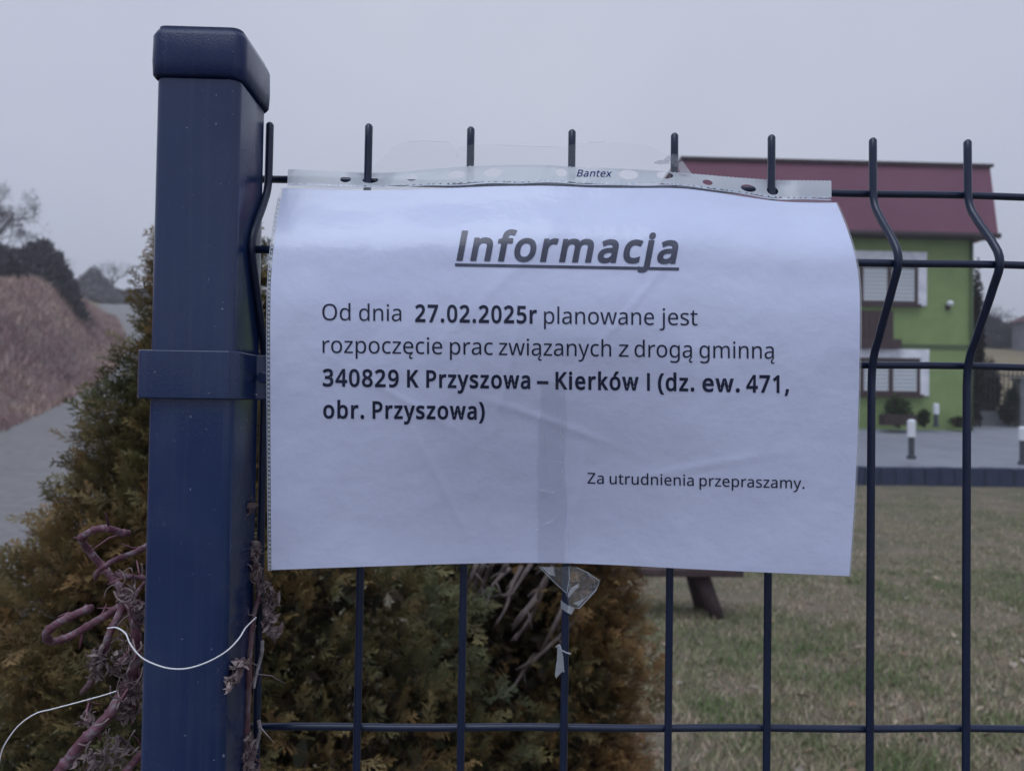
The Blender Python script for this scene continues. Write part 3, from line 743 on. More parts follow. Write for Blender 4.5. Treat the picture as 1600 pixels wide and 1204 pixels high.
# --- lettering. Outlines of a plain humanist sans, in thousandths of its size: character -> (advance, contours)
GLYPHS = {"(":[241,[[[32,220],[33,263],[38,306],[45,348],[54,389],[67,429],[83,468],[103,504],[125,540],[150,573],[217,573],[182,521],[154,465],[132,407],[116,346],[107,284],[103,221],[105,179],[109,139],[116,98],[126,58],[139,19],[154,-20],[172,-57],[192,-92],[216,-127],[150,-127],[125,-94],[103,-60],[83,-24],[67,14],[54,53],[45,94],[38,135],[33,177]]]],")":[241,[[[209,220],[207,177],[203,135],[196,94],[186,53],[173,14],[158,-24],[139,-60],[116,-94],[91,-127],[25,-127],[48,-92],[69,-57],[87,-20],[102,19],[114,58],[124,98],[131,139],[136,179],[137,221],[136,263],[131,304],[124,346],[114,386],[102,426],[87,465],[69,503],[48,539],[24,573],[91,573],[116,540],[139,504],[158,468],[173,429],[186,389],[196,348],[203,306],[207,263]]]],",":[215,[[[154,84],[136,23],[111,-42],[85,-103],[33,-103],[49,-38],[63,31],[73,93],[148,93]]]],".":[215,[[[58,43],[59,61],[64,75],[72,85],[82,92],[94,96],[107,97],[120,96],[132,92],[142,85],[151,75],[156,61],[157,43],[156,26],[151,12],[142,2],[132,-6],[120,-10],[107,-11],[94,-10],[82,-6],[72,2],[64,12],[59,26]]]],"0":[459,[[[419,287],[418,242],[415,201],[409,163],[401,128],[390,97],[376,70],[359,47],[339,27],[316,12],[290,1],[261,-6],[229,-8],[188,-4],[153,8],[122,27],[97,54],[76,88],[60,129],[48,176],[42,229],[39,287],[41,346],[48,399],[58,446],[73,486],[93,520],[119,547],[149,566],[186,578],[229,581],[269,578],[304,566],[335,547],[361,520],[382,486],[399,446],[410,399],[417,346]],[[110,287],[111,238],[115,194],[121,156],[131,125],[143,98],[159,78],[178,64],[202,55],[229,52],[256,55],[279,64],[298,78],[314,98],[326,124],[336,156],[343,194],[347,238],[348,287],[347,336],[343,380],[336,417],[326,449],[314,475],[298,495],[279,510],[256,518],[229,521],[202,518],[178,510],[159,495],[143,475],[131,449],[121,417],[115,380],[111,336]]]],"1":[459,[[[285,0],[216,0],[216,400],[216,439],[217,470],[219,499],[196,477],[169,455],[108,405],[71,452],[226,573],[285,573]]]],"2":[459,[[[417,0],[38,0],[38,59],[188,210],[261,287],[280,309],[295,331],[306,353],[315,376],[320,399],[322,424],[318,453],[309,477],[294,496],[273,510],[249,518],[221,520],[194,519],[169,514],[147,506],[126,495],[104,482],[83,466],[45,513],[94,548],[113,557],[132,565],[153,572],[174,577],[197,580],[221,581],[255,579],[285,572],[313,562],[336,548],[356,531],[372,510],[384,485],[391,458],[394,428],[392,399],[386,371],[375,344],[361,318],[344,292],[324,267],[247,185],[128,67],[128,64],[417,64]]]],"3":[459,[[[395,439],[394,414],[389,392],[381,372],[370,355],[356,339],[340,326],[321,316],[300,307],[277,302],[277,298],[319,290],[353,276],[379,255],[398,229],[409,198],[413,163],[410,131],[403,101],[390,74],[371,50],[348,30],[318,14],[283,2],[241,-6],[193,-8],[164,-7],[136,-5],[110,-1],[85,5],[60,13],[36,23],[36,89],[61,78],[87,69],[114,61],[141,56],[168,52],[194,51],[241,55],[278,65],[305,81],[324,104],[335,132],[339,164],[337,187],[331,206],[320,223],[306,236],[288,247],[265,255],[240,261],[211,264],[179,265],[123,265],[123,326],[180,326],[209,327],[236,332],[259,339],[278,350],[294,362],[307,377],[316,394],[321,413],[323,434],[320,460],[311,481],[295,498],[274,511],[249,519],[219,521],[199,521],[181,519],[164,515],[117,498],[75,473],[39,521],[61,537],[87,550],[115,563],[147,573],[181,579],[218,581],[273,576],[317,563],[352,540],[376,511],[390,477]]]],"4":[459,[[[443,130],[359,130],[359,0],[291,0],[291,130],[17,130],[17,190],[286,576],[359,576],[359,193],[443,193]],[[291,492],[86,193],[291,193]]]],"5":[459,[[[221,351],[258,349],[292,342],[322,331],[349,316],[371,297],[389,274],[402,247],[410,217],[413,183],[410,145],[402,111],[387,81],[368,54],[343,32],[314,15],[280,2],[242,-5],[199,-8],[170,-7],[142,-4],[116,0],[91,6],[70,14],[51,23],[51,90],[71,79],[95,70],[121,62],[148,57],[174,53],[200,52],[227,54],[252,58],[274,65],[293,76],[310,89],[323,106],[333,126],[339,149],[341,176],[337,210],[325,239],[306,262],[279,279],[243,289],[197,292],[146,288],[99,280],[64,302],[86,573],[373,573],[373,508],[146,508],[132,342],[169,348]]]],"7":[459,[[[109,0],[344,508],[35,508],[35,573],[419,573],[419,518],[187,0]]]],"8":[459,[[[229,581],[261,579],[291,574],[318,565],[341,553],[362,538],[378,519],[390,497],[398,472],[400,443],[399,421],[394,401],[385,383],[374,367],[361,352],[346,338],[329,325],[310,314],[291,303],[314,291],[335,279],[355,265],[373,250],[389,234],[401,216],[411,196],[417,173],[419,148],[416,118],[408,90],[395,65],[378,44],[356,26],[330,11],[300,1],[267,-6],[231,-8],[192,-6],[157,0],[126,10],[100,24],[78,42],[61,63],[49,87],[42,115],[39,146],[41,171],[47,194],[56,214],[68,232],[82,249],[99,264],[118,277],[138,289],[158,299],[140,310],[123,322],[107,336],[93,350],[81,366],[71,383],[64,401],[59,422],[58,444],[60,472],[68,497],[80,518],[97,537],[117,552],[141,565],[168,573],[197,579]],[[108,145],[112,119],[121,96],[138,76],[161,60],[192,51],[229,48],[265,51],[295,60],[319,76],[336,96],[346,120],[350,148],[348,166],[343,182],[335,197],[324,211],[310,223],[293,235],[274,246],[253,256],[229,265],[217,270],[194,260],[174,249],[157,237],[142,225],[130,212],[121,197],[114,182],[110,164]],[[228,524],[200,521],[176,514],[155,502],[139,486],[130,466],[127,441],[128,422],[133,406],[141,391],[151,379],[164,367],[179,357],[232,330],[282,357],[296,367],[307,379],[317,392],[325,406],[329,423],[330,441],[327,466],[318,486],[302,502],[282,514],[257,521]]]],"9":[459,[[[417,328],[416,295],[414,263],[410,231],[405,199],[397,168],[387,139],[374,112],[358,86],[340,63],[318,42],[293,25],[265,11],[232,0],[195,-6],[154,-8],[117,-6],[82,0],[82,60],[115,53],[152,50],[188,52],[218,58],[245,68],[268,82],[287,99],[303,118],[316,141],[327,165],[334,192],[340,221],[344,250],[346,281],[341,281],[332,269],[322,258],[310,247],[297,238],[282,230],[266,223],[247,218],[227,215],[204,214],[173,216],[144,223],[118,235],[95,250],[76,270],[61,294],[49,321],[42,352],[40,387],[43,426],[50,460],[63,491],[80,517],[101,540],[127,557],[156,570],[188,578],[223,581],[250,579],[275,574],[299,565],[322,553],[342,537],[361,518],[377,495],[391,469],[402,439],[410,406],[415,369]],[[223,521],[192,518],[165,507],[142,488],[124,463],[113,429],[110,388],[113,354],[122,325],[137,301],[158,284],[186,273],[220,269],[244,271],[266,276],[286,285],[304,296],[318,310],[330,325],[339,341],[344,358],[346,374],[345,392],[342,409],[338,426],[332,443],[324,459],[315,474],[304,487],[291,499],[277,508],[260,516],[242,520]]]],"B":[521,[[[241,573],[307,569],[361,558],[404,541],[434,515],[453,478],[459,431],[457,409],[453,389],[446,371],[437,354],[424,340],[409,328],[392,317],[372,309],[350,304],[350,300],[373,295],[395,288],[415,279],[433,267],[448,253],[461,236],[470,215],[476,191],[478,163],[475,130],[467,100],[454,74],[436,52],[413,33],[385,19],[354,8],[318,2],[279,0],[78,0],[78,573]],[[256,329],[300,331],[334,339],[357,352],[372,371],[381,394],[384,423],[380,451],[369,474],[351,490],[324,502],[289,509],[245,511],[150,511],[150,329]],[[150,269],[150,61],[265,61],[311,64],[346,74],[371,91],[388,112],[398,138],[401,168],[399,188],[395,205],[388,221],[377,235],[362,247],[344,256],[321,263],[293,267],[260,269]]]],"I":[230,[[[78,0],[152,0],[152,573],[78,573]]]],"K":[497,[[[496,0],[411,0],[209,273],[150,222],[150,0],[78,0],[78,573],[150,573],[150,290],[199,345],[249,399],[403,573],[488,573],[261,323]]]],"O":[627,[[[577,287],[576,244],[570,204],[561,166],[547,132],[531,101],[510,73],[486,49],[459,29],[428,13],[393,1],[355,-6],[314,-8],[271,-6],[232,1],[196,13],[165,29],[138,49],[114,73],[94,101],[78,132],[65,167],[56,204],[51,245],[49,288],[52,344],[62,396],[78,442],[100,482],[130,517],[166,545],[208,565],[258,577],[314,581],[369,577],[417,565],[459,545],[495,517],[524,483],[547,442],[564,396],[574,344]],[[125,287],[127,241],[134,200],[145,163],[161,131],[182,104],[207,83],[238,67],[273,58],[314,55],[354,58],[390,67],[420,83],[445,104],[465,131],[481,163],[492,200],[499,241],[501,287],[496,354],[481,411],[456,457],[421,491],[373,511],[314,518],[274,515],[238,506],[207,490],[182,469],[161,443],[145,411],[134,374],[127,333]]]],"P":[485,[[[229,573],[297,568],[352,553],[393,528],[421,495],[439,454],[444,404],[443,381],[439,358],[433,336],[423,316],[411,296],[395,278],[375,262],[351,249],[324,238],[292,230],[256,225],[216,223],[150,223],[150,0],[78,0],[78,573]],[[223,511],[150,511],[150,285],[208,285],[242,286],[272,290],[298,296],[320,306],[338,318],[352,334],[362,352],[368,375],[370,401],[366,435],[354,462],[334,484],[306,499],[269,508]]]],"Z":[459,[[[427,0],[30,0],[30,55],[332,508],[40,508],[40,573],[419,573],[419,518],[118,64],[427,64]]]],"a":[450,[[[231,437],[279,433],[318,422],[347,403],[368,375],[381,338],[385,293],[385,0],[334,0],[320,61],[317,61],[304,46],[292,33],[279,22],[265,13],[250,5],[234,-1],[216,-5],[195,-7],[172,-8],[148,-7],[124,-2],[103,6],[84,16],[68,30],[55,48],[45,68],[39,92],[37,119],[43,159],[59,192],[87,219],[127,238],[179,251],[243,257],[316,259],[316,285],[313,317],[306,342],[293,359],[275,371],[253,378],[227,380],[205,379],[183,376],[163,370],[106,347],[84,400],[104,410],[126,419],[151,426],[177,432],[204,436]],[[252,208],[204,203],[167,195],[141,182],[124,165],[113,144],[110,119],[112,97],[120,79],[132,66],[148,56],[167,51],[188,49],[223,52],[253,62],[279,79],[299,103],[311,134],[315,172],[315,210]]]],"b":[493,[[[139,461],[138,410],[135,373],[139,373],[153,390],[169,405],[189,419],[213,429],[240,435],[272,437],[322,431],[365,412],[401,381],[428,338],[444,283],[449,215],[447,168],[439,127],[427,91],[410,61],[390,36],[365,17],[337,3],[306,-5],[272,-8],[240,-6],[213,0],[189,10],[169,24],[153,38],[139,55],[133,55],[119,0],[68,0],[68,609],[139,609]],[[260,379],[231,377],[207,371],[188,361],[172,348],[159,330],[150,308],[144,282],[140,252],[139,217],[139,214],[142,165],[150,125],[165,93],[187,69],[219,55],[261,51],[297,55],[325,69],[348,93],[363,126],[373,166],[376,216],[373,265],[363,306],[348,338],[325,360],[296,374]]]],"c":[385,[[[241,-8],[204,-5],[170,2],[139,15],[112,34],[88,58],[69,87],[55,123],[47,165],[44,213],[47,262],[56,305],[71,342],[90,372],[114,396],[142,415],[174,428],[208,435],[245,438],[267,437],[288,435],[309,431],[328,426],[344,421],[358,415],[337,356],[292,370],[244,376],[217,374],[193,368],[172,358],[155,343],[141,325],[131,303],[123,277],[119,247],[117,213],[119,181],[123,152],[131,126],[141,104],[155,86],[172,71],[191,61],[214,55],[240,53],[262,54],[283,56],[302,60],[351,78],[351,15],[336,8],[320,3],[304,-2],[285,-5],[264,-7]]]],"d":[493,[[[221,-8],[171,-2],[128,17],[92,48],[65,91],[49,146],[44,214],[49,282],[66,338],[93,381],[128,413],[171,432],[221,438],[243,437],[262,434],[280,429],[296,423],[310,416],[323,407],[335,397],[345,386],[354,374],[359,374],[356,405],[354,438],[354,609],[425,609],[425,0],[368,0],[358,58],[354,58],[345,46],[335,35],[323,24],[310,15],[296,7],[279,1],[262,-4],[242,-7]],[[232,51],[273,55],[305,67],[328,88],[343,117],[352,154],[355,200],[355,213],[352,263],[343,304],[329,336],[306,360],[274,375],[231,379],[196,374],[168,359],[146,334],[130,300],[120,260],[117,213],[120,165],[130,125],[146,93],[168,69],[197,55]]]],"e":[453,[[[234,438],[269,435],[301,427],[329,414],[354,396],[374,373],[390,346],[402,315],[409,281],[411,244],[411,201],[117,201],[122,157],[134,119],[154,90],[181,69],[215,56],[254,52],[280,53],[305,56],[327,60],[392,82],[392,20],[370,11],[349,4],[327,-1],[304,-5],[279,-7],[251,-8],[212,-5],[176,3],[143,17],[114,36],[90,61],[70,91],[56,126],[47,167],[44,212],[47,257],[55,297],[68,333],[86,364],[108,390],[134,411],[164,426],[198,435]],[[233,380],[202,377],[175,366],[154,348],[137,323],[125,293],[119,257],[338,257],[336,281],[333,302],[326,322],[318,338],[306,353],[292,364],[276,373],[256,378]]]],"f":[276,[[[266,375],[158,375],[158,0],[87,0],[87,375],[12,375],[12,408],[87,432],[87,457],[89,492],[95,522],[104,547],[116,568],[132,585],[152,597],[174,606],[199,612],[227,613],[274,609],[310,599],[292,544],[262,552],[228,556],[206,553],[189,545],[175,532],[166,513],[160,489],[158,458],[158,430],[266,430]]]],"g":[493,[[[221,438],[248,436],[273,431],[297,422],[319,409],[338,393],[355,373],[359,373],[369,430],[425,430],[425,-7],[423,-46],[416,-80],[404,-109],[388,-135],[367,-155],[341,-172],[310,-183],[274,-190],[233,-192],[202,-192],[174,-189],[147,-186],[122,-180],[99,-174],[78,-165],[78,-100],[99,-110],[123,-118],[149,-125],[177,-130],[206,-133],[237,-134],[271,-130],[300,-119],[324,-101],[341,-77],[352,-48],[355,-13],[355,4],[356,32],[358,57],[354,57],[338,37],[320,21],[299,8],[275,-1],[250,-6],[221,-8],[170,-2],[126,18],[91,51],[65,95],[49,149],[44,214],[49,278],[65,332],[91,377],[126,411],[169,431]],[[230,379],[207,376],[187,370],[169,359],[153,344],[140,326],[130,303],[123,277],[119,247],[117,213],[120,165],[130,124],[146,92],[169,68],[197,54],[232,50],[253,51],[271,53],[288,58],[303,65],[315,74],[326,85],[336,98],[343,113],[349,131],[353,151],[355,173],[356,197],[356,214],[355,251],[350,282],[343,309],[332,331],[319,348],[302,362],[281,371],[257,377]]]],"h":[496,[[[139,431],[138,399],[135,370],[140,370],[149,385],[161,397],[174,407],[188,416],[204,424],[221,429],[238,434],[255,436],[273,437],[306,435],[335,430],[360,421],[382,408],[399,391],[413,370],[423,344],[429,314],[431,280],[431,0],[361,0],[361,275],[358,307],[351,333],[338,353],[319,367],[295,376],[265,379],[235,377],[210,370],[189,360],[173,347],[160,329],[150,308],[144,283],[140,254],[139,222],[139,0],[68,0],[68,609],[139,609]]]],"i":[207,[[[139,430],[139,0],[68,0],[68,430]],[[104,591],[115,590],[124,586],[133,580],[140,572],[144,560],[145,546],[144,532],[140,521],[133,512],[124,506],[115,502],[104,501],[93,502],[83,506],[75,512],[68,521],[64,532],[63,546],[64,560],[68,572],[75,580],[83,586],[93,590]]]],"j":[207,[[[18,-192],[-18,-190],[-44,-183],[-44,-126],[-19,-132],[9,-134],[25,-132],[39,-128],[51,-120],[61,-108],[66,-90],[68,-67],[68,430],[139,430],[139,-64],[137,-90],[133,-113],[126,-133],[116,-151],[103,-166],[87,-177],[67,-186],[44,-191]],[[63,546],[64,560],[68,572],[75,580],[83,586],[93,590],[104,591],[115,590],[124,586],[133,580],[140,572],[144,560],[145,546],[144,532],[140,521],[133,512],[124,506],[115,502],[104,501],[93,502],[83,506],[75,512],[68,521],[64,532]]]],"k":[428,[[[138,291],[137,257],[135,221],[138,221],[152,240],[172,264],[189,285],[326,430],[409,430],[235,246],[421,0],[336,0],[187,200],[138,158],[138,0],[68,0],[68,609],[138,609]]]],"l":[207,[[[139,0],[68,0],[68,609],[139,609]]]],"m":[750,[[[540,438],[584,434],[621,421],[649,401],[669,371],[681,330],[685,280],[685,0],[615,0],[615,277],[613,308],[606,333],[594,353],[577,367],[555,376],[528,379],[490,374],[460,362],[438,342],[423,315],[414,280],[411,237],[411,0],[342,0],[342,277],[341,298],[337,317],[332,333],[325,347],[315,359],[303,367],[289,374],[272,377],[253,379],[227,377],[204,370],[185,360],[170,347],[158,329],[150,308],[144,283],[140,255],[139,223],[139,0],[68,0],[68,430],[125,430],[136,371],[140,371],[149,385],[160,398],[173,409],[186,418],[201,425],[217,431],[233,435],[249,437],[266,438],[298,436],[325,430],[349,420],[369,406],[386,388],[398,366],[402,366],[418,388],[438,406],[461,420],[486,430],[512,436]]]],"n":[496,[[[275,438],[322,434],[361,421],[391,401],[413,371],[426,330],[431,280],[431,0],[361,0],[361,275],[358,307],[351,333],[338,353],[319,367],[295,376],[265,379],[222,374],[189,361],[166,338],[151,308],[142,269],[139,223],[139,0],[68,0],[68,430],[125,430],[136,371],[140,371],[150,385],[162,398],[175,409],[190,418],[206,425],[222,431],[239,435],[257,437]]]],"o":[485,[[[442,216],[440,181],[436,150],[428,121],[417,95],[404,71],[388,51],[369,33],[348,18],[324,7],[299,-1],[271,-6],[241,-8],[214,-6],[188,-1],[163,7],[140,18],[119,33],[100,51],[84,71],[70,95],[59,121],[51,150],[46,181],[44,216],[47,261],[55,301],[68,336],[87,367],[110,392],[137,412],[169,426],[204,435],[244,438],[281,435],[316,426],[347,412],[374,392],[398,367],[417,336],[431,301],[439,261]],[[117,216],[119,184],[123,154],[130,128],[141,105],[155,86],[172,71],[192,59],[216,53],[243,51],[270,53],[294,59],[314,71],[331,86],[345,105],[356,128],[363,154],[367,184],[369,216],[367,248],[363,277],[355,303],[345,325],[331,344],[314,359],[294,370],[270,376],[242,379],[202,374],[171,359],[147,335],[130,303],[120,263]]]],"p":[493,[[[273,438],[322,432],[365,413],[401,383],[428,339],[444,284],[449,216],[447,170],[439,129],[427,93],[410,62],[390,37],[365,17],[337,3],[306,-5],[272,-8],[251,-7],[231,-4],[213,1],[197,7],[182,15],[170,24],[139,55],[134,55],[137,20],[139,-16],[139,-192],[68,-192],[68,430],[126,430],[136,371],[139,371],[148,383],[158,394],[170,405],[182,414],[197,422],[213,429],[231,434],[251,437]],[[260,379],[233,377],[210,371],[190,362],[174,349],[161,333],[152,313],[145,289],[141,261],[139,229],[139,216],[140,182],[144,152],[150,126],[159,103],[172,85],[188,70],[208,59],[233,53],[261,51],[286,53],[308,60],[326,72],[341,88],[354,108],[364,131],[371,157],[375,186],[376,217],[373,262],[363,302],[348,334],[325,359],[296,374]]]],"r":[331,[[[269,438],[295,437],[319,433],[310,368],[287,372],[264,374],[248,373],[232,369],[217,363],[202,355],[189,346],[176,334],[166,321],[156,305],[149,289],[143,270],[140,251],[139,229],[139,0],[68,0],[68,430],[126,430],[134,351],[137,351],[147,367],[158,381],[170,395],[183,407],[198,418],[214,426],[231,433],[249,437]]]],"s":[384,[[[348,119],[346,92],[339,69],[327,49],[311,32],[292,18],[268,6],[241,-2],[210,-6],[176,-8],[148,-7],[122,-5],[99,-1],[78,5],[59,11],[42,19],[42,83],[104,60],[128,54],[153,50],[178,49],[211,51],[236,57],[256,66],[269,79],[277,94],[280,112],[279,123],[276,132],[271,141],[264,150],[253,158],[239,167],[174,196],[103,228],[84,239],[69,252],[57,266],[48,283],[43,302],[41,324],[46,358],[61,386],[85,408],[118,425],[157,435],[202,438],[228,437],[252,434],[275,430],[298,424],[319,417],[339,409],[315,353],[258,372],[238,377],[218,379],[197,380],[171,379],[149,374],[131,366],[118,356],[111,343],[108,328],[109,317],[113,307],[119,298],[127,290],[139,282],[154,274],[219,246],[289,215],[306,203],[321,191],[333,176],[341,159],[346,140]]]],"t":[290,[[[212,50],[245,53],[272,59],[272,5],[240,-4],[200,-8],[178,-7],[157,-3],[138,4],[120,13],[104,27],[91,44],[82,66],[76,93],[74,125],[74,375],[13,375],[13,409],[75,437],[103,528],[144,528],[144,430],[269,430],[269,375],[144,375],[144,127],[146,103],[153,83],[163,69],[177,58],[193,52]]]],"u":[496,[[[427,430],[427,0],[370,0],[359,57],[356,57],[346,43],[334,31],[321,20],[306,11],[290,4],[273,-1],[256,-5],[238,-7],[220,-8],[187,-6],[159,-1],[134,8],[112,21],[95,38],[81,59],[71,85],[65,114],[63,148],[63,430],[135,430],[135,153],[137,122],[145,96],[158,76],[176,62],[200,53],[230,51],[260,53],[285,59],[306,69],[323,82],[336,100],[345,121],[352,146],[356,175],[357,206],[357,430]]]],"w":[631,[[[346,243],[336,276],[328,308],[321,335],[316,357],[313,357],[308,335],[302,307],[294,275],[284,242],[207,1],[127,1],[9,431],[82,431],[141,201],[153,154],[163,109],[169,73],[172,73],[178,97],[185,128],[193,160],[201,188],[277,431],[354,431],[428,188],[440,149],[451,109],[457,74],[460,74],[466,108],[477,153],[489,201],[549,431],[621,431],[502,1],[419,1]]]],"x":[424,[[[170,220],[22,430],[102,430],[213,268],[322,430],[402,430],[253,220],[410,0],[330,0],[213,172],[94,0],[14,0]]]],"y":[409,[[[1,430],[76,430],[169,185],[184,144],[196,105],[205,68],[209,68],[224,121],[245,186],[333,430],[409,430],[224,-59],[213,-85],[201,-108],[188,-130],[173,-148],[157,-164],[138,-176],[117,-185],[94,-191],[67,-192],[34,-190],[9,-186],[9,-130],[30,-133],[56,-135],[72,-134],[86,-131],[99,-126],[110,-118],[121,-110],[130,-99],[138,-87],[145,-73],[152,-59],[174,-2]]]],"z":[377,[[[346,0],[31,0],[31,47],[262,375],[45,375],[45,430],[340,430],[340,377],[112,55],[346,55]]]],"ó":[485,[[[442,216],[440,181],[436,150],[428,121],[417,95],[404,71],[388,51],[369,33],[348,18],[324,7],[299,-1],[271,-6],[241,-8],[214,-6],[188,-1],[163,7],[140,18],[119,33],[100,51],[84,71],[70,95],[59,121],[51,150],[46,181],[44,216],[47,261],[55,301],[68,336],[87,367],[110,392],[137,412],[169,426],[204,435],[244,438],[281,435],[316,426],[347,412],[374,392],[398,367],[417,336],[431,301],[439,261]],[[117,216],[119,184],[123,154],[130,128],[141,105],[155,86],[172,71],[192,59],[216,53],[243,51],[270,53],[294,59],[314,71],[331,86],[345,105],[356,128],[363,154],[367,184],[369,216],[367,248],[363,277],[355,303],[345,325],[331,344],[314,359],[294,370],[270,376],[242,379],[202,374],[171,359],[147,335],[130,303],[120,263]],[[362,606],[341,579],[311,546],[278,513],[247,486],[200,486],[200,496],[227,532],[254,575],[277,614],[362,614]]]],"ą":[450,[[[231,437],[279,433],[318,422],[347,403],[368,375],[381,338],[385,293],[385,0],[334,0],[320,61],[317,61],[304,46],[292,33],[279,22],[265,13],[250,5],[234,-1],[216,-5],[195,-7],[172,-8],[148,-7],[124,-2],[103,6],[84,16],[68,30],[55,48],[45,68],[39,92],[37,119],[43,159],[59,192],[87,219],[127,238],[179,251],[243,257],[316,259],[316,285],[313,317],[306,342],[293,359],[275,371],[253,378],[227,380],[205,379],[183,376],[163,370],[106,347],[84,400],[104,410],[126,419],[151,426],[177,432],[204,436]],[[252,208],[204,203],[167,195],[141,182],[124,165],[113,144],[110,119],[112,97],[120,79],[132,66],[148,56],[167,51],[188,49],[223,52],[253,62],[279,79],[299,103],[311,134],[315,172],[315,210]],[[330,-93],[331,-104],[335,-113],[340,-120],[347,-125],[356,-128],[366,-129],[389,-127],[405,-124],[405,-169],[383,-174],[355,-176],[329,-174],[309,-168],[293,-156],[282,-141],[275,-123],[273,-101],[274,-86],[278,-71],[284,-56],[293,-42],[302,-29],[313,-17],[346,12],[385,0],[368,-17],[355,-32],[344,-47],[336,-61],[332,-77]]]],"ę":[453,[[[312,-93],[313,-104],[316,-113],[322,-120],[329,-125],[338,-128],[348,-129],[371,-127],[387,-124],[387,-169],[364,-174],[337,-176],[311,-174],[290,-168],[274,-156],[263,-141],[256,-123],[254,-101],[256,-86],[259,-71],[266,-56],[274,-42],[284,-29],[295,-17],[328,12],[392,20],[342,-25],[332,-37],[324,-49],[318,-60],[315,-71],[313,-82]],[[234,438],[269,435],[301,427],[329,414],[354,396],[374,373],[390,346],[402,315],[409,281],[411,244],[411,201],[117,201],[122,157],[134,119],[154,90],[181,69],[215,56],[254,52],[280,53],[305,56],[327,60],[392,82],[392,20],[370,11],[349,4],[327,-1],[304,-5],[279,-7],[251,-8],[212,-5],[176,3],[143,17],[114,36],[90,61],[70,91],[56,126],[47,167],[44,212],[47,257],[55,297],[68,333],[86,364],[108,390],[134,411],[164,426],[198,435]],[[233,380],[202,377],[175,366],[154,348],[137,323],[125,293],[119,257],[338,257],[336,281],[333,302],[326,322],[318,338],[306,353],[292,364],[276,373],[256,378]]]],"–":[401,[[[32,184],[32,246],[369,246],[369,184]]]]}
def area(L): return sum(L[i][0]*L[(i+1) % len(L)][1]-L[(i+1) % len(L)][0]*L[i][1] for i in range(len(L)))/2
def inside(p, L):
    c = False
    for i in range(len(L)):
        a, b = L[i], L[i-1]
        if (a[1] > p[1]) != (b[1] > p[1]) and p[0] < (b[0]-a[0])*(p[1]-a[1])/(b[1]-a[1])+a[0]: c = not c
    return c
def fatten(L, d, sg):
    """moves a contour outwards (for a hole: inwards) by d"""
    if d == 0: return [tuple(map(float, p)) for p in L]
    n = len(L); out = []
    s_ = 1 if area(L) > 0 else -1
    for i in range(n):
        p0, p1, p2 = np.array(L[i-1], float), np.array(L[i], float), np.array(L[(i+1) % n], float)
        a = p1-p0; b = p2-p1
        a /= np.linalg.norm(a)+1e-9; b /= np.linalg.norm(b)+1e-9
        n1 = np.array([a[1], -a[0]])*s_; n2 = np.array([b[1], -b[0]])*s_
        m = n1+n2; q = m.dot(m)
        m = m*2/max(q, .9)
        out.append(tuple(p1 + m/2*2*d*sg*.5*1.0 if False else p1 + m*d*sg*.5*1.0))
    return out
def word_polys(txt, bold=0.0, slant=0.0):
    """faces of a word in em thousandths -> (verts, tris, width)"""
    V = []; F = []; x = 0
    for ch in txt:
        if ch == ' ':
            x += 240; continue
        adv, cons = GLYPHS[ch]
        outs = []; holes = []
        for L in cons:
            dep = sum(1 for M_ in cons if M_ is not L and area(M_)*area(L) < 0 and inside(L[0], M_))
            (holes if dep else outs).append(L)
        for L in outs:
            hs = [H for H in holes if inside(H[0], L)]
            per = lambda H: sum(sqrt((H[i][0]-H[i-1][0])**2+(H[i][1]-H[i-1][1])**2) for i in range(len(H)))
            loops = [fatten(L, bold, 1)] + [fatten(H, min(bold*.8, 1.5*abs(area(H))/per(H)), -1) for H in hs]
            tri = geometry.tessellate_polygon([[Vector((p[0], p[1], 0)) for p in lp] for lp in loops])
            flat = [p for lp in loops for p in lp]
            n0 = len(V)
            V += [(x+p[0]+p[1]*slant, p[1]) for p in flat]
            F += [tuple(i+n0 for i in t) for t in tri]
        x += adv + bold*1.25
    V = np.array(V)
    return V, F
def refine(V, F, lim=5.0):
    # splits long triangles so that the print follows the curve of the sheet
    V = [tuple(v) for v in V]; out = []; st = list(F)
    while st:
        f = st.pop()
        d = [((V[f[i]][0]-V[f[(i+1) % 3]][0])**2+(V[f[i]][1]-V[f[(i+1) % 3]][1])**2, i) for i in range(3)]
        L, i = max(d)
        if L <= lim*lim: out.append(f); continue
        a, b, c = f[i], f[(i+1) % 3], f[(i+2) % 3]
        V.append(((V[a][0]+V[b][0])/2, (V[a][1]+V[b][1])/2)); m = len(V)-1
        st += [(a, m, c), (m, b, c)]
    return np.array(V), out
def lay(words, cap, bold, name, parent, slant=0.0, mat_=None, extra=None, off=.22):
    """words: (text, x0, x1, baseline y at x0, baseline y at x1) in photograph pixels, laid on the curved sheet"""
    VV = []; FF = []
    for txt, x0, x1, y0, y1 in words:
        V, F = word_polys(txt, bold, slant)
        sc = (x1-x0)/(V[:,0].max()-V[:,0].min())
        px = x0 + (V[:,0]-V[:,0].min())*sc
        py = y0 + (px-x0)/(x1-x0)*(y1-y0) - V[:,1]*cap/573.0
        pv, F = refine(np.stack([px, py], 1), F, 7.0 if cap > 30 else 9.0)
        s, t = inv(pv[:,0], pv[:,1])
        n0 = sum(len(v) for v in VV)
        VV.append(sheet(s, t, off)); FF += [tuple(i+n0 for i in f) for f in F]
    V = np.concatenate(VV)
    if extra is not None:
        n0 = len(V); V = np.concatenate([V, extra[0]]); FF += [tuple(i+n0 for i in f) for f in extra[1]]
    me = bpy.data.meshes.new(name); me.from_pydata(V.tolist(), [], FF)
    return link(name, me, mat_ or M_ink, parent)
n = 80
ux = np.linspace(711, 1061, n)
uy = 411.3 + (ux-711)/350*6.6
su, tu = inv(np.concatenate([ux, ux]), np.concatenate([uy, uy+4.6]))
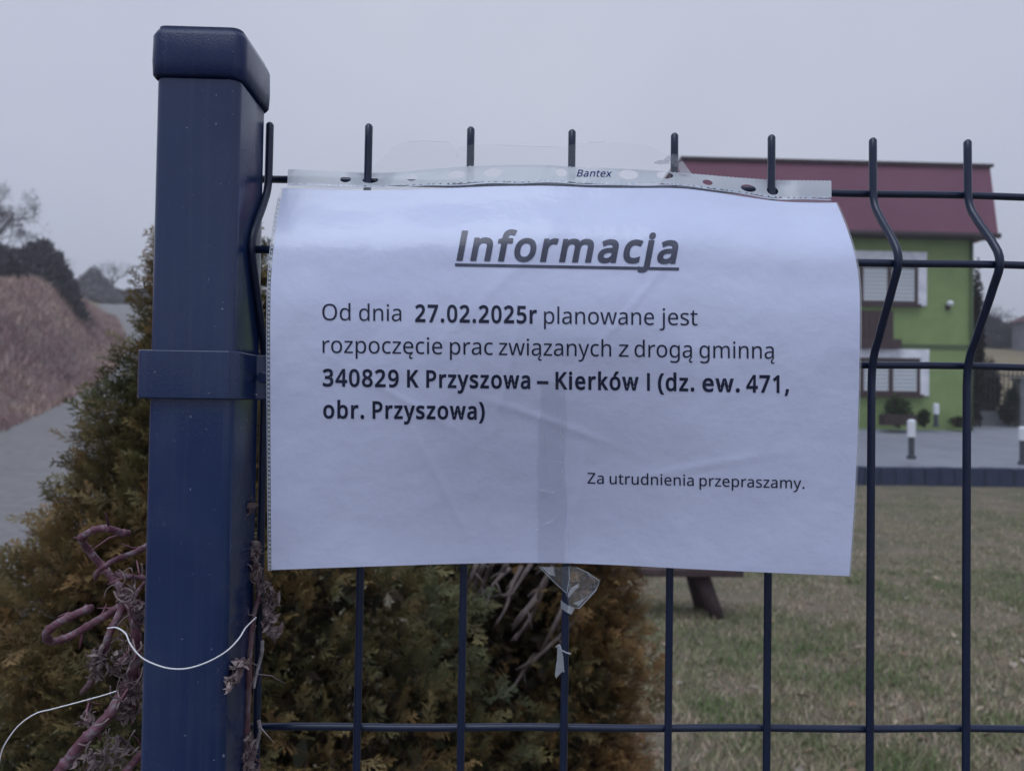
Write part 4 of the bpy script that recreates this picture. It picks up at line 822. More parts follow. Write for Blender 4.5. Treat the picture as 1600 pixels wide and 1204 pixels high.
lay([('Informacja', 713, 1060, 405, 410)], 43, 56, 'heading', paper, slant=.19, mat_=M_ink_head, off=.32, extra=(sheet(su, tu, .26), [(i, i+1, n+i+1, n+i) for i in range(n-1)]))
lay([('Od', 503.5, 547.5, 500, 500.5), ('dnia', 561, 627, 501, 501.5)], 25.5, 0, 'text_line', paper)
lay([('planowane', 850, 1022, 505.5, 507.5), ('jest', 1031, 1090, 507.5, 508.3)], 25.5, 0, 'text_line', paper)
lay([('27.02.2025r', 648.5, 839, 502, 504.5)], 25.5, 50, 'date', paper)
lay([('rozpoczęcie', 504, 691, 551, 553.2), ('prac', 703, 770, 553.5, 554.3), ('związanych', 779.5, 955, 554.5, 556.8), ('z', 967, 982, 557, 557.2), ('drogą', 991.5, 1082, 557.4, 558.6), ('gminną', 1093, 1210, 558.8, 560.3)], 25.5, 0, 'text_line', paper)
lay([('340829', 504, 623, 602.5, 604), ('K', 636, 654.5, 604, 604.3), ('Przyszowa', 666, 828.5, 604.5, 606.5), ('–', 839, 857, 607, 607.2), ('Kierków', 868, 998, 607.2, 609), ('I', 1011, 1015.5, 609.2, 609.3), ('(dz.', 1028, 1085, 609.5, 610.3), ('ew.', 1097.5, 1156, 610.8, 611.6), ('471,', 1166, 1233, 612, 612.8)], 25.5, 50, 'text_line', paper)
lay([('obr.', 505, 569, 652.5, 653), ('Przyszowa)', 582, 757.5, 653, 654.5)], 25.5, 50, 'text_line', paper)
lay([('Za', 918, 943.5, 755, 755.5), ('utrudnienia', 952.5, 1084, 755.8, 758.6), ('przepraszamy.', 1093, 1257, 758.8, 763)], 16.8, 8, 'closing_line', paper)
# maker's mark printed on the strip
V, F = word_polys('Bantex', 16, .25)
w_ = V[:,0].max()-V[:,0].min()
px = 901 + (V[:,0]-V[:,0].min())/w_*56; py = 275.8 + (px-901)*.005 - V[:,1]*10.5/573
ss, hh = [], []
for a, b in zip(px, py):
    u, v = strip_sh(a, b); ss.append(u); hh.append(v)
P = strip_pt(np.array(ss), np.array(hh), .25)
me = bpy.data.meshes.new('brand_mark'); me.from_pydata(P.tolist(), [], F)
link('brand_mark', me, M_blue_ink, strip)

# ---------------------------------------------------------------- sticky tape and its scraps
tape = thing('adhesive_tape', sheet([.49], [.99])[0], 'clear sticky tape down the lower middle of the notice, twisted round the wire below', 'tape')
def px_patch(poly, Yf, mat_, name, parent, sub=0, crumple=0.0, seed=0):
    """thin film through photograph points given with their own depth (mm)"""
    mb = MB()
    mb.add([at(x, y, Y/1000) for x, y, Y in poly], Yf)
    return mb.build(name, mat_, parent)
# strip on the sheet
n = 40
yy = np.linspace(596, 881.5, n)
xl = 840 + 6*np.exp(-((yy-600)/60)**2) + 1.2*np.sin(yy*.11)
xr = 884 + 2.0*np.sin(yy*.05)
cols = []
for f_ in (0, .2, .4, .6, .8, 1.0):
    s, t = inv(xl*(1-f_)+xr*f_, yy)
    cols.append(sheet(s, t, .55+.25*np.sin(yy*.21+f_*5)))
V = np.concatenate(cols); F = []
for c in range(5):
    for i in range(n-1): F.append((c*n+i, c*n+i+1, (c+1)*n+i+1, (c+1)*n+i))
link('tape_strip', npmesh('tape_strip', V, np.array(F)), M_tape_strip, tape, smooth=True)
# creases and bubbles in the strip
mb = MB()
for x0, y0, x1, y1, w in ((857,686,851,742,1.6),(876,690,878,762,1.8),(866,720,880,722,1.6),(841,765,866,770,5),(836,829,872,806,1.5),(846,640,850,700,1.2),(887,806,887,880,1.6),(842,770,841,880,1.0),(874,640,876,690,2.0)):
    k = 8
    xs_ = np.linspace(x0, x1, k); ys_ = np.linspace(y0, y1, k)
    L = max(1e-6, sqrt((x1-x0)**2+(y1-y0)**2)); nx_, ny_ = -(y1-y0)/L, (x1-x0)/L
    wob = np.array([random.uniform(-1.2, 1.2) for _ in range(k)]); ww = w*np.array([.3]+[random.uniform(.6, 1.1) for _ in range(k-2)]+[.3])
    s1, t1 = inv(xs_+nx_*(wob-ww/2), ys_+ny_*(wob-ww/2)); s2, t2 = inv(xs_+nx_*(wob+ww/2), ys_+ny_*(wob+ww/2))
    V = np.concatenate([sheet(s1, t1, 1.1), sheet(s2, t2, 1.3)])
    mb.add(V, [(i, i+1, k+i+1, k+i) for i in range(k-1)])
mb.build('crease', M_tape_white, tape)
def patch(tri, name, m_):
    mb = MB(); pts = {}; vs = []; fs = []
    for t in tri:
        f = []
        for p in t:
            if p not in pts: pts[p] = len(vs); vs.append(at(p[0], p[1], p[2]/1000))
            f.append(pts[p])
        fs.append(tuple(f))
    mb.add(vs, fs)
    return mb.build(name, m_, tape)
A = (842,884,-4); B = (868,886,-7); C_ = (890,884,-4.5); D_ = (901,885,-8); E_ = (937,907,-14); F_ = (931,921,-12); G_ = (905,950,-8); H_ = (888,945,-3.5); K_ = (884,925,-3.5); L_ = (866,909,-4)
patch([(A,B,L_),(B,K_,L_),(B,C_,K_)], 'loose_flap', M_flap)
patch([(C_,D_,K_),(D_,E_,K_),(K_,E_,F_),(K_,F_,G_),(K_,G_,H_)], 'loose_flap', M_flap)
mb = MB()
def edge_line(pp, w):
    mb.tube([at(x, y, Y/1000) for x, y, Y in pp], [w*.55/1000*random.uniform(.4, 1.2) for _ in pp], 4)
edge_line([(843,885,-4.6),(866,909,-4.6),(885,926,-4.2)], .35)
edge_line([(889,885,-5),(889.5,905,-4.4),(886,925,-4.2)], .45)
edge_line([(901,886,-8.4),(918,894,-11),(937,907,-14.4),(931,922,-12.4),(905,950,-8.4)], .40)
edge_line([(888,946,-4),(897,949,-6),(905,950,-8.4)], .35)
edge_line([(918,896,-11),(928,905,-12.6),(931,920,-12.6),(917,934,-10.5)], .3)
for _ in range(16):
    x, y = random.uniform(888, 928), random.uniform(896, 940); a = random.uniform(0, 3.1); l = random.uniform(3, 9)
    edge_line([(x, y, -9.5), (x+cos(a)*l*.5+random.uniform(-1, 1), y+sin(a)*l*.5, -10.2), (x+cos(a)*l, y+sin(a)*l, -9.5)], .16)
mb.add([at(*q[:2], q[2]/1000) for q in ((887,928,-5),(892,918,-7),(905,911,-9),(902,917,-9),(893,928,-7),(888,934,-5))], [(0,1,2,3,4,5)])
mb.add([at(*q[:2], q[2]/1000) for q in ((895,942,-6),(905,946,-8),(915,934,-10),(924,925,-11),(912,935,-10.2))], [(0,1,2,3,4)])
mb.add([at(*q[:2], q[2]/1000) for q in ((846,885,-5),(864,886,-6.8),(868,900,-5.2),(858,897,-5))], [(0,1,2,3)])
mb.build('film_fold', M_tape_white, tape)
# band round the wire and the hanging tail
wx = .055*3 + DX[3]/1000
mb = MB()
z0 = float(at(880, 955, -.002)[2]); z1 = float(at(880, 943, -.002)[2])
rings = []
for z, sk in ((z0, -.0012), (z1, .0014)):
    rings.append([(wx+.0027*cos(a), .0027*sin(a), z + (-.0016*cos(a)) + random.uniform(-.0002, .0002)) for a in [2*pi*k/16 for k in range(16)]])
mb.loft(rings, False, False)
mb.add([at(*q[:2], q[2]/1000) for q in ((888,946,-2.6),(898,950,-3.5),(893,960,-3.2),(886,956,-2.8))], [(0,1,2,3)])
mb.build('tape_band', M_tape_white, tape)
tail = MB()
tail.add([at(*q[:2], q[2]/1000) for q in ((871,1007,-3),(876,1006,-2.8),(880,1024,-2.7),(882,1050,-3),(878,1049,-3.4),(869,1059,-4.6),(867,1054,-4.4),(870,1030,-3.5))], [(0,1,2,7),(7,2,3,4),(7,4,5,6)])
tail.tube([at(869,1010,-.0030), at(873,1006,-.0036), at(877,1015,-.0034), at(885,1019,-.0032), at(892,1021,-.0036)], .0004, 5)
tail.build('hanging_tail', M_tape_white, tape)

# the tape stretched across the wires above the pocket
top_tape = thing('adhesive_tape', at(820, 240, -.0045), 'wide nearly invisible clear tape stretched across the wire tips above the pocket', 'tape')
V = []; F = []
upper = [(582,262),(598,247),(612,230),(628,222),(664,220.5),(702,222),(712,232),(740,225),(780,226.5),(830,229),(884,229.5),(900,224),(960,222.5),(1010,226),(1035,239),(1050,243),(1064,247),(1072,258)]
lo = 0
for i, (x, y) in enumerate(upper):
    yb = float(np.interp(x, tabS[:,0], tabS[:,1])) + 3
    for j in range(4):
        f_ = j/3
        V.append(at(x, y*(1-f_)+max(yb, y+2)*f_, (-4.6 - 1.4*sin(i*1.9+j*.8)*.5 - .8*(1-abs(2*f_-1)))/1000 + (-.0012 if j == 3 else 0)))
for i in range(len(upper)-1):
    for j in range(3): F.append((i*4+j, i*4+j+1, i*4+j+5, i*4+j+4))
link('tape_strip', npmesh('tape_strip', np.array(V), np.array(F)), M_tape, top_tape, smooth=True)
def pl(pp, w):
    mb = MB(); mb.tube([at(x, y, Y/1000) for x, y, Y in pp], w/1000, 4); mb.build('film_edge', M_tape_white, top_tape)
pl([(637,222,-5),(660,220.5,-5.2),(700,222,-5)], .10)
pl([(713,236,-5),(715,246,-5)], .14)
pl([(775,226.5,-5),(830,229,-5),(873,229.5,-5)], .09)
pl([(919,222.5,-5),(945,222,-5)], .12)
M_tape_grey = film('dusty_tape', .35, .8, .25, col=(.34,.37,.45), bump=(200, .9, .002))
mb = MB()
for poly in (((1021,254,-5.5),(1030,250,-6),(1045,251,-5.2),(1046,256,-5),(1034,257,-5.2),(1024,256,-5.4)), ((1036,250,-5.4),(1044,243,-5.2),(1049,244,-5),(1048,252,-5),(1042,252,-5.6)), ((1047,254,-4.6),(1050,240,-3.6),(1061,242,-3.4),(1062,258,-4.6),(1055,262,-5))):
    mb.add([at(x, y, Y/1000) for x, y, Y in poly], [tuple(range(len(poly)))])
mb.build('dusty_fold', M_tape_grey, top_tape)
mb = MB()
poly = ((1061,254,-4.6),(1066,251.5,-4.4),(1080,270,-5.8),(1078,274,-6),(1063,271,-5.6),(1060,262,-5))
mb.add([at(x, y, Y/1000) for x, y, Y in poly], [(0,1,2,3,4,5)])
mb.build('film_corner', M_tape_white, top_tape)

# ---------------------------------------------------------------- string
def string_of(pp, w, name='white_string'):
    mb = MB()
    L = smooth_line([at(x, y, Y/1000) for x, y, Y in pp], 8)
    P = []; t = 0
    mb.tube(L, w/1000, 6)
    # one fine strand twisted round it
    for i in range(len(L)):
        a = i*1.9
        P.append(np.array(L[i]) + np.array([cos(a), 0, sin(a)])*w*.8/1000)
    mb.tube(P, w*.55/1000, 5)
    return mb.build(name, M_string, None, smooth=True)
o = string_of([(168,981,-34),(182,980,-38),(196,989,-44),(204,1006,-47),(222,1027,-49),(250,1040,-50),(275,1044.5,-50),(300,1042,-50),(330,1031,-49.5),(356,1015,-49),(374,996,-44),(384,980,-36),(400,964,-22)], .34)
tag(o, 'thin white string sagging across the front of the fence post', 'string')
o = string_of([(182,1079,-20),(160,1086,-22),(120,1097,-24),(82,1107,-26),(56,1114,-27),(30,1132,-27),(10,1158,-26),(1,1180,-24),(-4,1215,-22)], .32)
tag(o, 'thin white string trailing from the reddish vine to the left edge', 'string')

# ---------------------------------------------------------------- climbing vine beside the post
vine = thing('climbing_vine', (PX0-.03, .02, 0), 'leafless reddish vine with hooked stems tangled against the left side of the post', 'vine')
def stem_(pp, r, name, parent, cols=((.12,.042,.066),(.26,.12,.16),(.31,.31,.345)), k=7, knob=.05):
    L = smooth_line([at(x, y, Y/1000) for x, y, Y in pp], k)
    mb = MB(); n = len(L)
    rr = [ .86*(r[0]+(r[1]-r[0])*i/(n-1))/1000*(1+random.uniform(-knob, knob))*(1.28 if i % 11 == 5 else 1) for i in range(n)]
    mb.tube(L, rr, 8)
    cs = []
    ph = random.uniform(0, 6)
    for i in range(n):
        w = .5+.5*sin(i*.55+ph)
        for q in range(8):
            up = .5 + .5*random.uniform(-.6, .6)
            c = np.array(cols[0])*(1-w*up) + np.array(cols[1 if random.random() < .55 else 2])*w*up
            cs.append(tuple(c*random.uniform(.75, 1.2)))
    # short dead side twigs at the nodes
    for _ in range(max(2, n//16)):
        i = random.randrange(2, n-2); v = Vector(L[i]); d = Vector((random.gauss(0,1), random.gauss(0,.6), random.gauss(0,1))).normalized()
        d = (d + (Vector(L[i+1])-Vector(L[i-1])).normalized()*.6).normalized()
        ln = random.uniform(.006, .018); w = rr[i]*random.uniform(.25, .5)
        n0 = len(mb.v)
        mb.tube([v, v+d*ln*.5+Vector((0,0,random.uniform(-.002,.002))), v+d*ln], [w, w*.75, w*.35], 5)
        cs += [tuple(np.array(cols[random.randrange(2)])*random.uniform(.8, 1.6))]*(len(mb.v)-n0)
    mb.c = cs
    return mb.build(name, M_vine, parent, smooth=True, tint=True)
stem_([(202,833,0),(188,831,-4),(172,826,-8),(160,825,-10),(144,829,-10),(131,837,-8),(128,843,-4),(136,856,2),(150,873,6),(164,888,8),(176,904,8),(190,920,6),(200,935,4)], (2.1,2.3), 'stem', vine)
stem_([(232,851,20),(214,861,10),(196,868,2),(176,876,-4),(163,885,-6),(153,893,-2),(149,903,6)], (2.0,1.5), 'stem', vine)
stem_([(234,904,10),(216,902,4),(200,900,0),(180,896,0)], (1.7,1.6), 'stem', vine)
stem_([(143,949,-6),(132,953,-10),(112,962,-14),(90,973,-16),(76,984,-16),(72,993,-12),(80,1002,-6),(98,998,-2),(120,988,0),(150,970,0),(172,957,2),(186,947,4),(200,935,4)], (2.5,2.2), 'stem', vine)
stem_([(200,930,4),(190,952,0),(180,972,-4),(170,992,-6),(163,1016,-4)], (2.6,2.2), 'stem', vine)
stem_([(204,932,2),(206,955,-2),(212,985,0),(214,1020,2),(208,1050,4),(198,1070,4),(186,1090,0),(172,1114,-6),(150,1138,-10),(128,1160,-12),(106,1188,-12),(86,1214,-12),(60,1250,-10)], (2.7,3.6), 'stem', vine)
stem_([(208,1045,6),(220,1062,8),(212,1090,10),(206,1130,14)], (1.4,1.0), 'stem', vine)
stem_([(240,1160,10),(222,1176,8),(204,1196,6),(186,1216,4)], (2.2,2.6), 'stem', vine)
stem_([(206,942,4),(214,925,10),(224,912,14),(236,900,20)], (1.3,1.0), 'stem', vine)
stem_([(186,1150,16),(200,1163,18),(212,1173,16),(224,1178,10)], (1.2,1.0), 'stem', vine, cols=((.05,.03,.035),(.07,.05,.05),(.06,.05,.05)))
stem_([(163,1016,-4),(156,1040,0),(146,1060,2),(128,1082,6)], (2.6,1.6), 'stem', vine, cols=((.12,.06,.075),(.22,.14,.16),(.2,.15,.16)))
stem_([(140,1090,2),(138,1108,2),(144,1130,4),(142,1150,6)], (1.0,.8), 'stem', vine)
# crumpled dead leaves and peeling fibres caught in it
def husk(pp, r, name, parent, n=26, seed=1):
    """curled dry leaf scraps about a line of points"""
    q = random.Random(seed); mb = MB()
    for _ in range(int(n*1.7)):
        x, y, Y = pp[q.randrange(len(pp))]
        c = at(x+q.gauss(0, r), y+q.gauss(0, r), (Y+q.gauss(0, 3))/1000)
        a = Vector((q.gauss(0,1), q.gauss(0,1), q.gauss(0,1))).normalized(); b = a.orthogonal().normalized()
        b.rotate(Matrix.Rotation(q.uniform(0, 6.28), 3, a)); nn = a.cross(b)
        L, w = q.uniform(.0016, .005), q.uniform(.0006, .0018)
        vs = []
        for i in range(5):
            f = i/4-.5
            ww = w*(1-abs(f*2)**1.6*.9)*q.uniform(.7, 1.2)
            bend = (f*2)**2*L*.35
            for sgn in (-1, 0, 1):
                vs.append(Vector(c) + a*f*L*1.6 + b*ww*sgn + nn*(bend + abs(sgn)*w*.45*q.uniform(.4, 1.3)))
        fs = []
        for i in range(4):
            for j in range(2): fs.append((i*3+j, i*3+j+1, i*3+j+4, i*3+j+3))
        mb.add(vs, fs)
    return mb.build(name, M_husk, parent, smooth=True)
def fibre(pp, w, name, parent, m_=None):
    mb = MB(); mb.tube(smooth_line([at(x, y, Y/1000) for x, y, Y in pp], 5), w/1000, 5)
    return mb.build(name, m_ or M_husk, parent, smooth=True)
husk([(202,930,-2),(210,945,-2),(216,955,0),(218,970,2)], 7, 'dry_leaf', vine, 40, 3)
husk([(152,1025,-6),(150,1040,-6),(148,1050,-4),(158,1022,-6)], 7, 'dry_leaf', vine, 44, 4)
husk([(186,1025,0),(192,1036,0),(180,1042,0)], 6, 'dry_leaf', vine, 22, 5)
husk([(214,1068,4),(216,1080,4),(210,1090,4),(200,1105,6),(196,1118,4)], 9, 'dry_leaf', vine, 50, 6)
husk([(140,1122,0),(146,1128,0),(132,1124,0)], 6, 'dry_leaf', vine, 18, 7)
husk([(150,1180,6),(166,1190,6),(178,1178,4),(150,1200,4),(132,1196,4)], 12, 'dry_leaf', vine, 44, 8)
for s_ in range(44):
    q = random.Random(100+s_)
    x0, y0 = q.choice([(200,925),(208,960),(206,1000),(196,1010),(190,1060),(206,1080),(168,1150),(170,1180)])
    x0 += q.gauss(0, 8); y0 += q.gauss(0, 10)
    a = q.uniform(0, 6.28); pp = [(x0, y0, q.uniform(-8, 8))]
    for _ in range(4):
        a += q.gauss(0, .8); L = q.uniform(5, 13)
        pp.append((pp[-1][0]+cos(a)*L, pp[-1][1]+sin(a)*L*1.3, pp[-1][2]+q.gauss(0, 2)))
    fibre(pp, q.uniform(.22, .5), 'fibre', vine)
fibre([(178,923,-4),(184,935,-6),(194,940,-7),(204,938,-6),(208,926,-6),(198,919,-6),(190,921,-5)], .55, 'fibre', vine)
fibre([(148,1133,-14),(160,1130,-15),(170,1122,-12)], .5, 'fibre', vine); fibre([(122,1161,-16),(134,1164,-17),(142,1158,-14),(134,1172,-14),(140,1188,-12)], .5, 'fibre', vine)

# dry creeper along the right-hand edge of the post
creeper = thing('dry_creeper', (PX1+.006, 0, 0), 'dead creeper with curled leaves clinging between the post and the first wire', 'creeper')
stem_([(389,770,-12),(386,800,-10),(392,840,-8),(396,870,-8),(402,900,-8),(404,930,-6),(398,955,-8),(394,980,-10),(390,1030,-14),(388,1080,-14),(386,1130,-14),(382,1180,-14),(376,1230,-14)], (1.2,2.0), 'stem', creeper, cols=((.11,.05,.065),(.17,.11,.12),(.22,.2,.22)))
stem_([(410,1000,-4),(409,1020,-4),(404,1040,-4),(400,1055,-6),(396,1075,-8)], (1.2,.9), 'stem', creeper, cols=((.25,.22,.24),(.4,.38,.42),(.3,.28,.3)))
stem_([(404,1125,-4),(406,1140,-4),(402,1160,-4),(396,1185,-4)], (1.2,.9), 'stem', creeper, cols=((.25,.22,.24),(.4,.38,.42),(.3,.28,.3)))
husk([(382,782,-14),(388,790,-14),(380,795,-14)], 4, 'dry_leaf', creeper, 30, 11)
husk([(394,855,-10),(396,868,-10),(398,880,-8),(402,895,-8)], 4.5, 'dry_leaf', creeper, 40, 12)
husk([(408,905,-6),(416,915,-4),(420,930,-4),(424,945,-4)], 5, 'dry_leaf', creeper, 40, 13)
husk([(420,960,-4),(424,970,-4),(418,978,-4),(430,984,-4)], 5, 'dry_leaf', creeper, 30, 14)
husk([(384,1160,-14),(386,1175,-14),(384,1190,-14),(390,1200,-12)], 6, 'dry_leaf', creeper, 50, 15)
husk([(372,1036,-40),(370,1048,-40),(366,1058,-42),(360,1068,-44),(356,1074,-44),(380,1036,-34)], 2.2, 'hanging_leaf', creeper, 44, 16)
for s_ in range(14):
    q = random.Random(300+s_)
    x0, y0 = q.choice([(392,860),(404,900),(412,930),(396,985),(392,1060),(386,1150)])
    a = q.uniform(0, 6.28); pp = [(x0+q.gauss(0, 4), y0+q.gauss(0, 12), -8+q.gauss(0, 3))]
    for _ in range(4):
        a += q.gauss(0, .8); L = q.uniform(4, 9)
        pp.append((pp[-1][0]+cos(a)*L*.8, pp[-1][1]+sin(a)*L*1.3, pp[-1][2]+q.gauss(0, 1)))
    fibre(pp, q.uniform(.2, .45), 'fibre', creeper)

# ---------------------------------------------------------------- thuja bushes
def spray(seed):
    """one flat, fan-like thuja spray about 1 long in +Y, its plane near XY: quads"""
    q = random.Random(seed); V = []; F = []
    def lobe(p, d, L, w, droop):
        # a slim tapering leaf-scaled branchlet
        n = Vector((-d.y, d.x, 0))
        z = q.uniform(-.03, .03)
        a = len(V)
        for f, ww in ((0, .55), (.45, 1.0), (1.0, .22)):
            c = p + d*L*f + Vector((0, 0, -droop*f*f + z*f))
            V.append(c - n*w*ww); V.append(c + n*w*ww)
        F.append((a, a+1, a+3, a+2)); F.append((a+2, a+3, a+5, a+4))
    ax = [Vector((0,0,0))]; d = Vector((0,1,0))
    n = 9
    for i in range(n):
        d.rotate(Matrix.Rotation(q.gauss(0, .12), 3, 'Z'))
        L = 1.0/n
        lobe(ax[-1], d, L*1.15, .014, .01)
        ax.append(ax[-1] + d*L)
        sgn = 1 if i % 2 else -1
        for sg in ((sgn, -sgn) if q.random() < .55 else (sgn,)):
            bd = d.copy(); bd.rotate(Matrix.Rotation(sg*q.uniform(.55, .95), 3, 'Z'))
            BL = (.42*(1-i/(n+1))+.12)*q.uniform(.75, 1.15)
            lobe(ax[-1], bd, BL, .019, q.uniform(-.05, .1))
            for f in (.4, .7):
                if BL > .2:
                    sd = bd.copy(); sd.rotate(Matrix.Rotation(sg*q.choice([-1, 1])*q.uniform(.5, .8), 3, 'Z'))
                    lobe(ax[-1] + bd*BL*f, sd, BL*.48, .018, q.uniform(-.03, .06))
    lobe(ax[-1], d, .16, .022, 0)
    V = np.array([tuple(v) for v in V])
    V[:,2] += -.18*V[:,1]**2*q.uniform(.2, 1.2) + .10*np.abs(V[:,0])*q.uniform(-1, 1)
    return V, np.array(F)
SPR = [spray(i) for i in range(7)]
def foliage(name, parent, n, axis, rad, z0, z1, size, pal, seed, inner=.55, brownside=0.0, gap=None, droop=.0):
    """n sprays over the surface and depth of a bush: rad(z, angle) is its radius"""
    r = np.random.default_rng(seed)
    VV = []; FF = []; CC = []; nv = 0
    pal = np.array(pal)
    m = 0
    while m < n:
        z = z0 + (z1-z0)*r.uniform()**1.05
        th = r.uniform(0, 2*pi) if r.uniform() < .35 else r.normal(-pi/2, .9)
        R = rad(z, th)
        if R < .01 or r.uniform() > (R+.05)/.40: continue
        lump = 1 + .10*sin(th*5+z*9) + .10*sin(z*23+th*3)
        f = 1 - (1-inner)*abs(r.normal(0, .42)) if r.uniform() < .72 else r.uniform(.25, .8)
        if f < .2: continue
        if gap is not None and gap(z, th, f): continue
        p = np.array([axis[0] + cos(th)*R*f*lump, axis[1] + sin(th)*R*f*lump, z])
        out = np.array([cos(th), sin(th), 0])
        d = out*r.uniform(.5, 1.1) + np.array([0, 0, r.uniform(.15, 1.1)-droop]) + r.normal(0, .35, 3)
        d /= np.linalg.norm(d)
        nn = np.cross(d, r.normal(0, 1, 3) + np.array([-sin(th), cos(th), 0])*.6); nn /= np.linalg.norm(nn)
        sx = np.cross(d, nn)
        sc = size*r.uniform(.65, 1.25)
        sv, sf = SPR[r.integers(len(SPR))]
        W = p + (sv[:,0:1]*sx + sv[:,1:2]*d + sv[:,2:3]*nn)*sc
        k = .5 + .42*vnoise(np.array([p[0]*7+z*3]), np.array([z*6.5]), seed)[0] + r.normal(0, .16) + brownside*(cos(th)*.5+.1) + .10*sin(z*17+th*4)
        k = float(np.clip(k, 0, .999))*(len(pal)-1); i = int(k)
        c = pal[i]*(1-(k-i)) + pal[min(i+1, len(pal)-1)]*(k-i)
        c = c*r.uniform(.7, 1.3)
        tip = np.clip(sv[:,1], 0, 1)[:,None]                 # light-dark contrast put into the colour: bases darkened, tips brightened
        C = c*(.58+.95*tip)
        VV.append(W); FF.append(sf+nv); CC.append(np.broadcast_to(C, W.shape)); nv += len(W); m += 1
    # the brown, dead inner foliage that fills the bush, added to darken its inside
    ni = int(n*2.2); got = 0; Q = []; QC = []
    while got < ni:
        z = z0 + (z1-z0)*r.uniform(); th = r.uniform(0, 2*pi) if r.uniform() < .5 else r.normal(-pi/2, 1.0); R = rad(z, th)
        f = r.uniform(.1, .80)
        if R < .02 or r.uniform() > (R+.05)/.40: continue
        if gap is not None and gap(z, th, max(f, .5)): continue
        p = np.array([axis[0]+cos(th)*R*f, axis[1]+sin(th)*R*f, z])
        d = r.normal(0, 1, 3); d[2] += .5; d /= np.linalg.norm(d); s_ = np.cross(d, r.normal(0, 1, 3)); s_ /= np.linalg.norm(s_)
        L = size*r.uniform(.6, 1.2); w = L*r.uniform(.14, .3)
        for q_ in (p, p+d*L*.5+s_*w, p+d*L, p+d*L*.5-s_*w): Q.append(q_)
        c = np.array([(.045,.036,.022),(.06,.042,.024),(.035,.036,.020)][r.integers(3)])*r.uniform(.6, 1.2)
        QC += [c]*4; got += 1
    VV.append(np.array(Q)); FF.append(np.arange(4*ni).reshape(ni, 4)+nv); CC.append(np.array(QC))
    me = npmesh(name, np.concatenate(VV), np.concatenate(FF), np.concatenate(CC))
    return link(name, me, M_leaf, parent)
PAL1 = [(.052,.062,.030),(.082,.083,.038),(.118,.100,.043),(.145,.102,.042),(.168,.102,.043)]
PAL2 = [(.065,.064,.030),(.105,.083,.035),(.140,.090,.036),(.172,.096,.038),(.19,.112,.048)]
def branches(axis, rad, z0, z1, n, seed, name, parent, r0=.004):
    q = random.Random(seed); mb = MB()
    for _ in range(n):
        z = q.uniform(z0, z1); th = q.uniform(0, 2*pi) if q.random() < .4 else q.gauss(-pi/2, .9); R = rad(z, th)
        L = [(axis[0], axis[1], max(z-R*.9, .02))]
        for f in (.35, .65, .92):
            L.append((axis[0]+cos(th)*R*f+q.gauss(0, .012), axis[1]+sin(th)*R*f+q.gauss(0, .012), z-R*.9+R*.95*f**1.3+q.gauss(0, .012)))
        mb.tube(L, [r0*1.6, r0, r0*.7, r0*.3], 5)
    return mb.build(name, M_bark, parent, smooth=True)
def bush(label, axis, rad, zt, n, size, pal, seed, **kw):
    gz = float(ground_z(np.array([axis[0]]), np.array([axis[1]]))[0])
    t = thing('thuja_bush', (axis[0], axis[1], gz), label, 'bush')
    mb = MB()
    mb.tube([(axis[0], axis[1], gz-.05), (axis[0]+.01, axis[1], .5), (axis[0]-.01, axis[1], zt*.75), (axis[0], axis[1], zt*.97)], [.035, .028, .014, .004], 9)
    mb.build('trunk', M_bark, t, smooth=True)
    branches(axis, rad, .15, zt*.93, 160, seed, 'branch', t)
    foliage('foliage', t, n, axis, rad, .12, zt, size, pal, seed, **kw)
    return t
AX1 = at(318, 628, .92)
zt1 = float(at(318, 322, .92)[2])
def rad1(z, th):
    y = (zt1 - z)
    return float(np.interp(y, [0, .06, .14, .25, .34, .46, .55, .66, .85, 1.1, 1.6, 1.9], [.0, .04, .075, .10, .135, .185, .235, .295, .34, .36, .36, .30]))*(1+.06*sin(th*3+1))*(1+.5*max(0, cos(th)))
bush('cone-shaped green and rusty thuja bush standing behind the post', AX1, rad1, zt1, 12500, .046, PAL1, 7)
AX2 = at(850, 628, 1.25)
def rad2(z, th):
    return float(np.interp(z, [.1, .5, .9, 1.2, 1.36, 1.5], [.30, .30, .285, .245, .17, .05]))*(1+.05*sin(th*4))*(1+.25*max(0, -cos(th)))*(1-.20*max(0, cos(th)))
def gap2(z, th, f):
    # the dead heart on the camera's side, where only bare twigs are left
    a = (th + pi/2 + .32 + pi) % (2*pi) - pi
    return abs(a) < .34 and .93 < z < 1.32 and f > .45 and random.random() < .93
t2 = bush('rust-brown thuja bush with a bare patch of grey twigs under the notice', AX2, rad2, 1.48, 9000, .041, PAL2, 9, brownside=.35, gap=gap2)
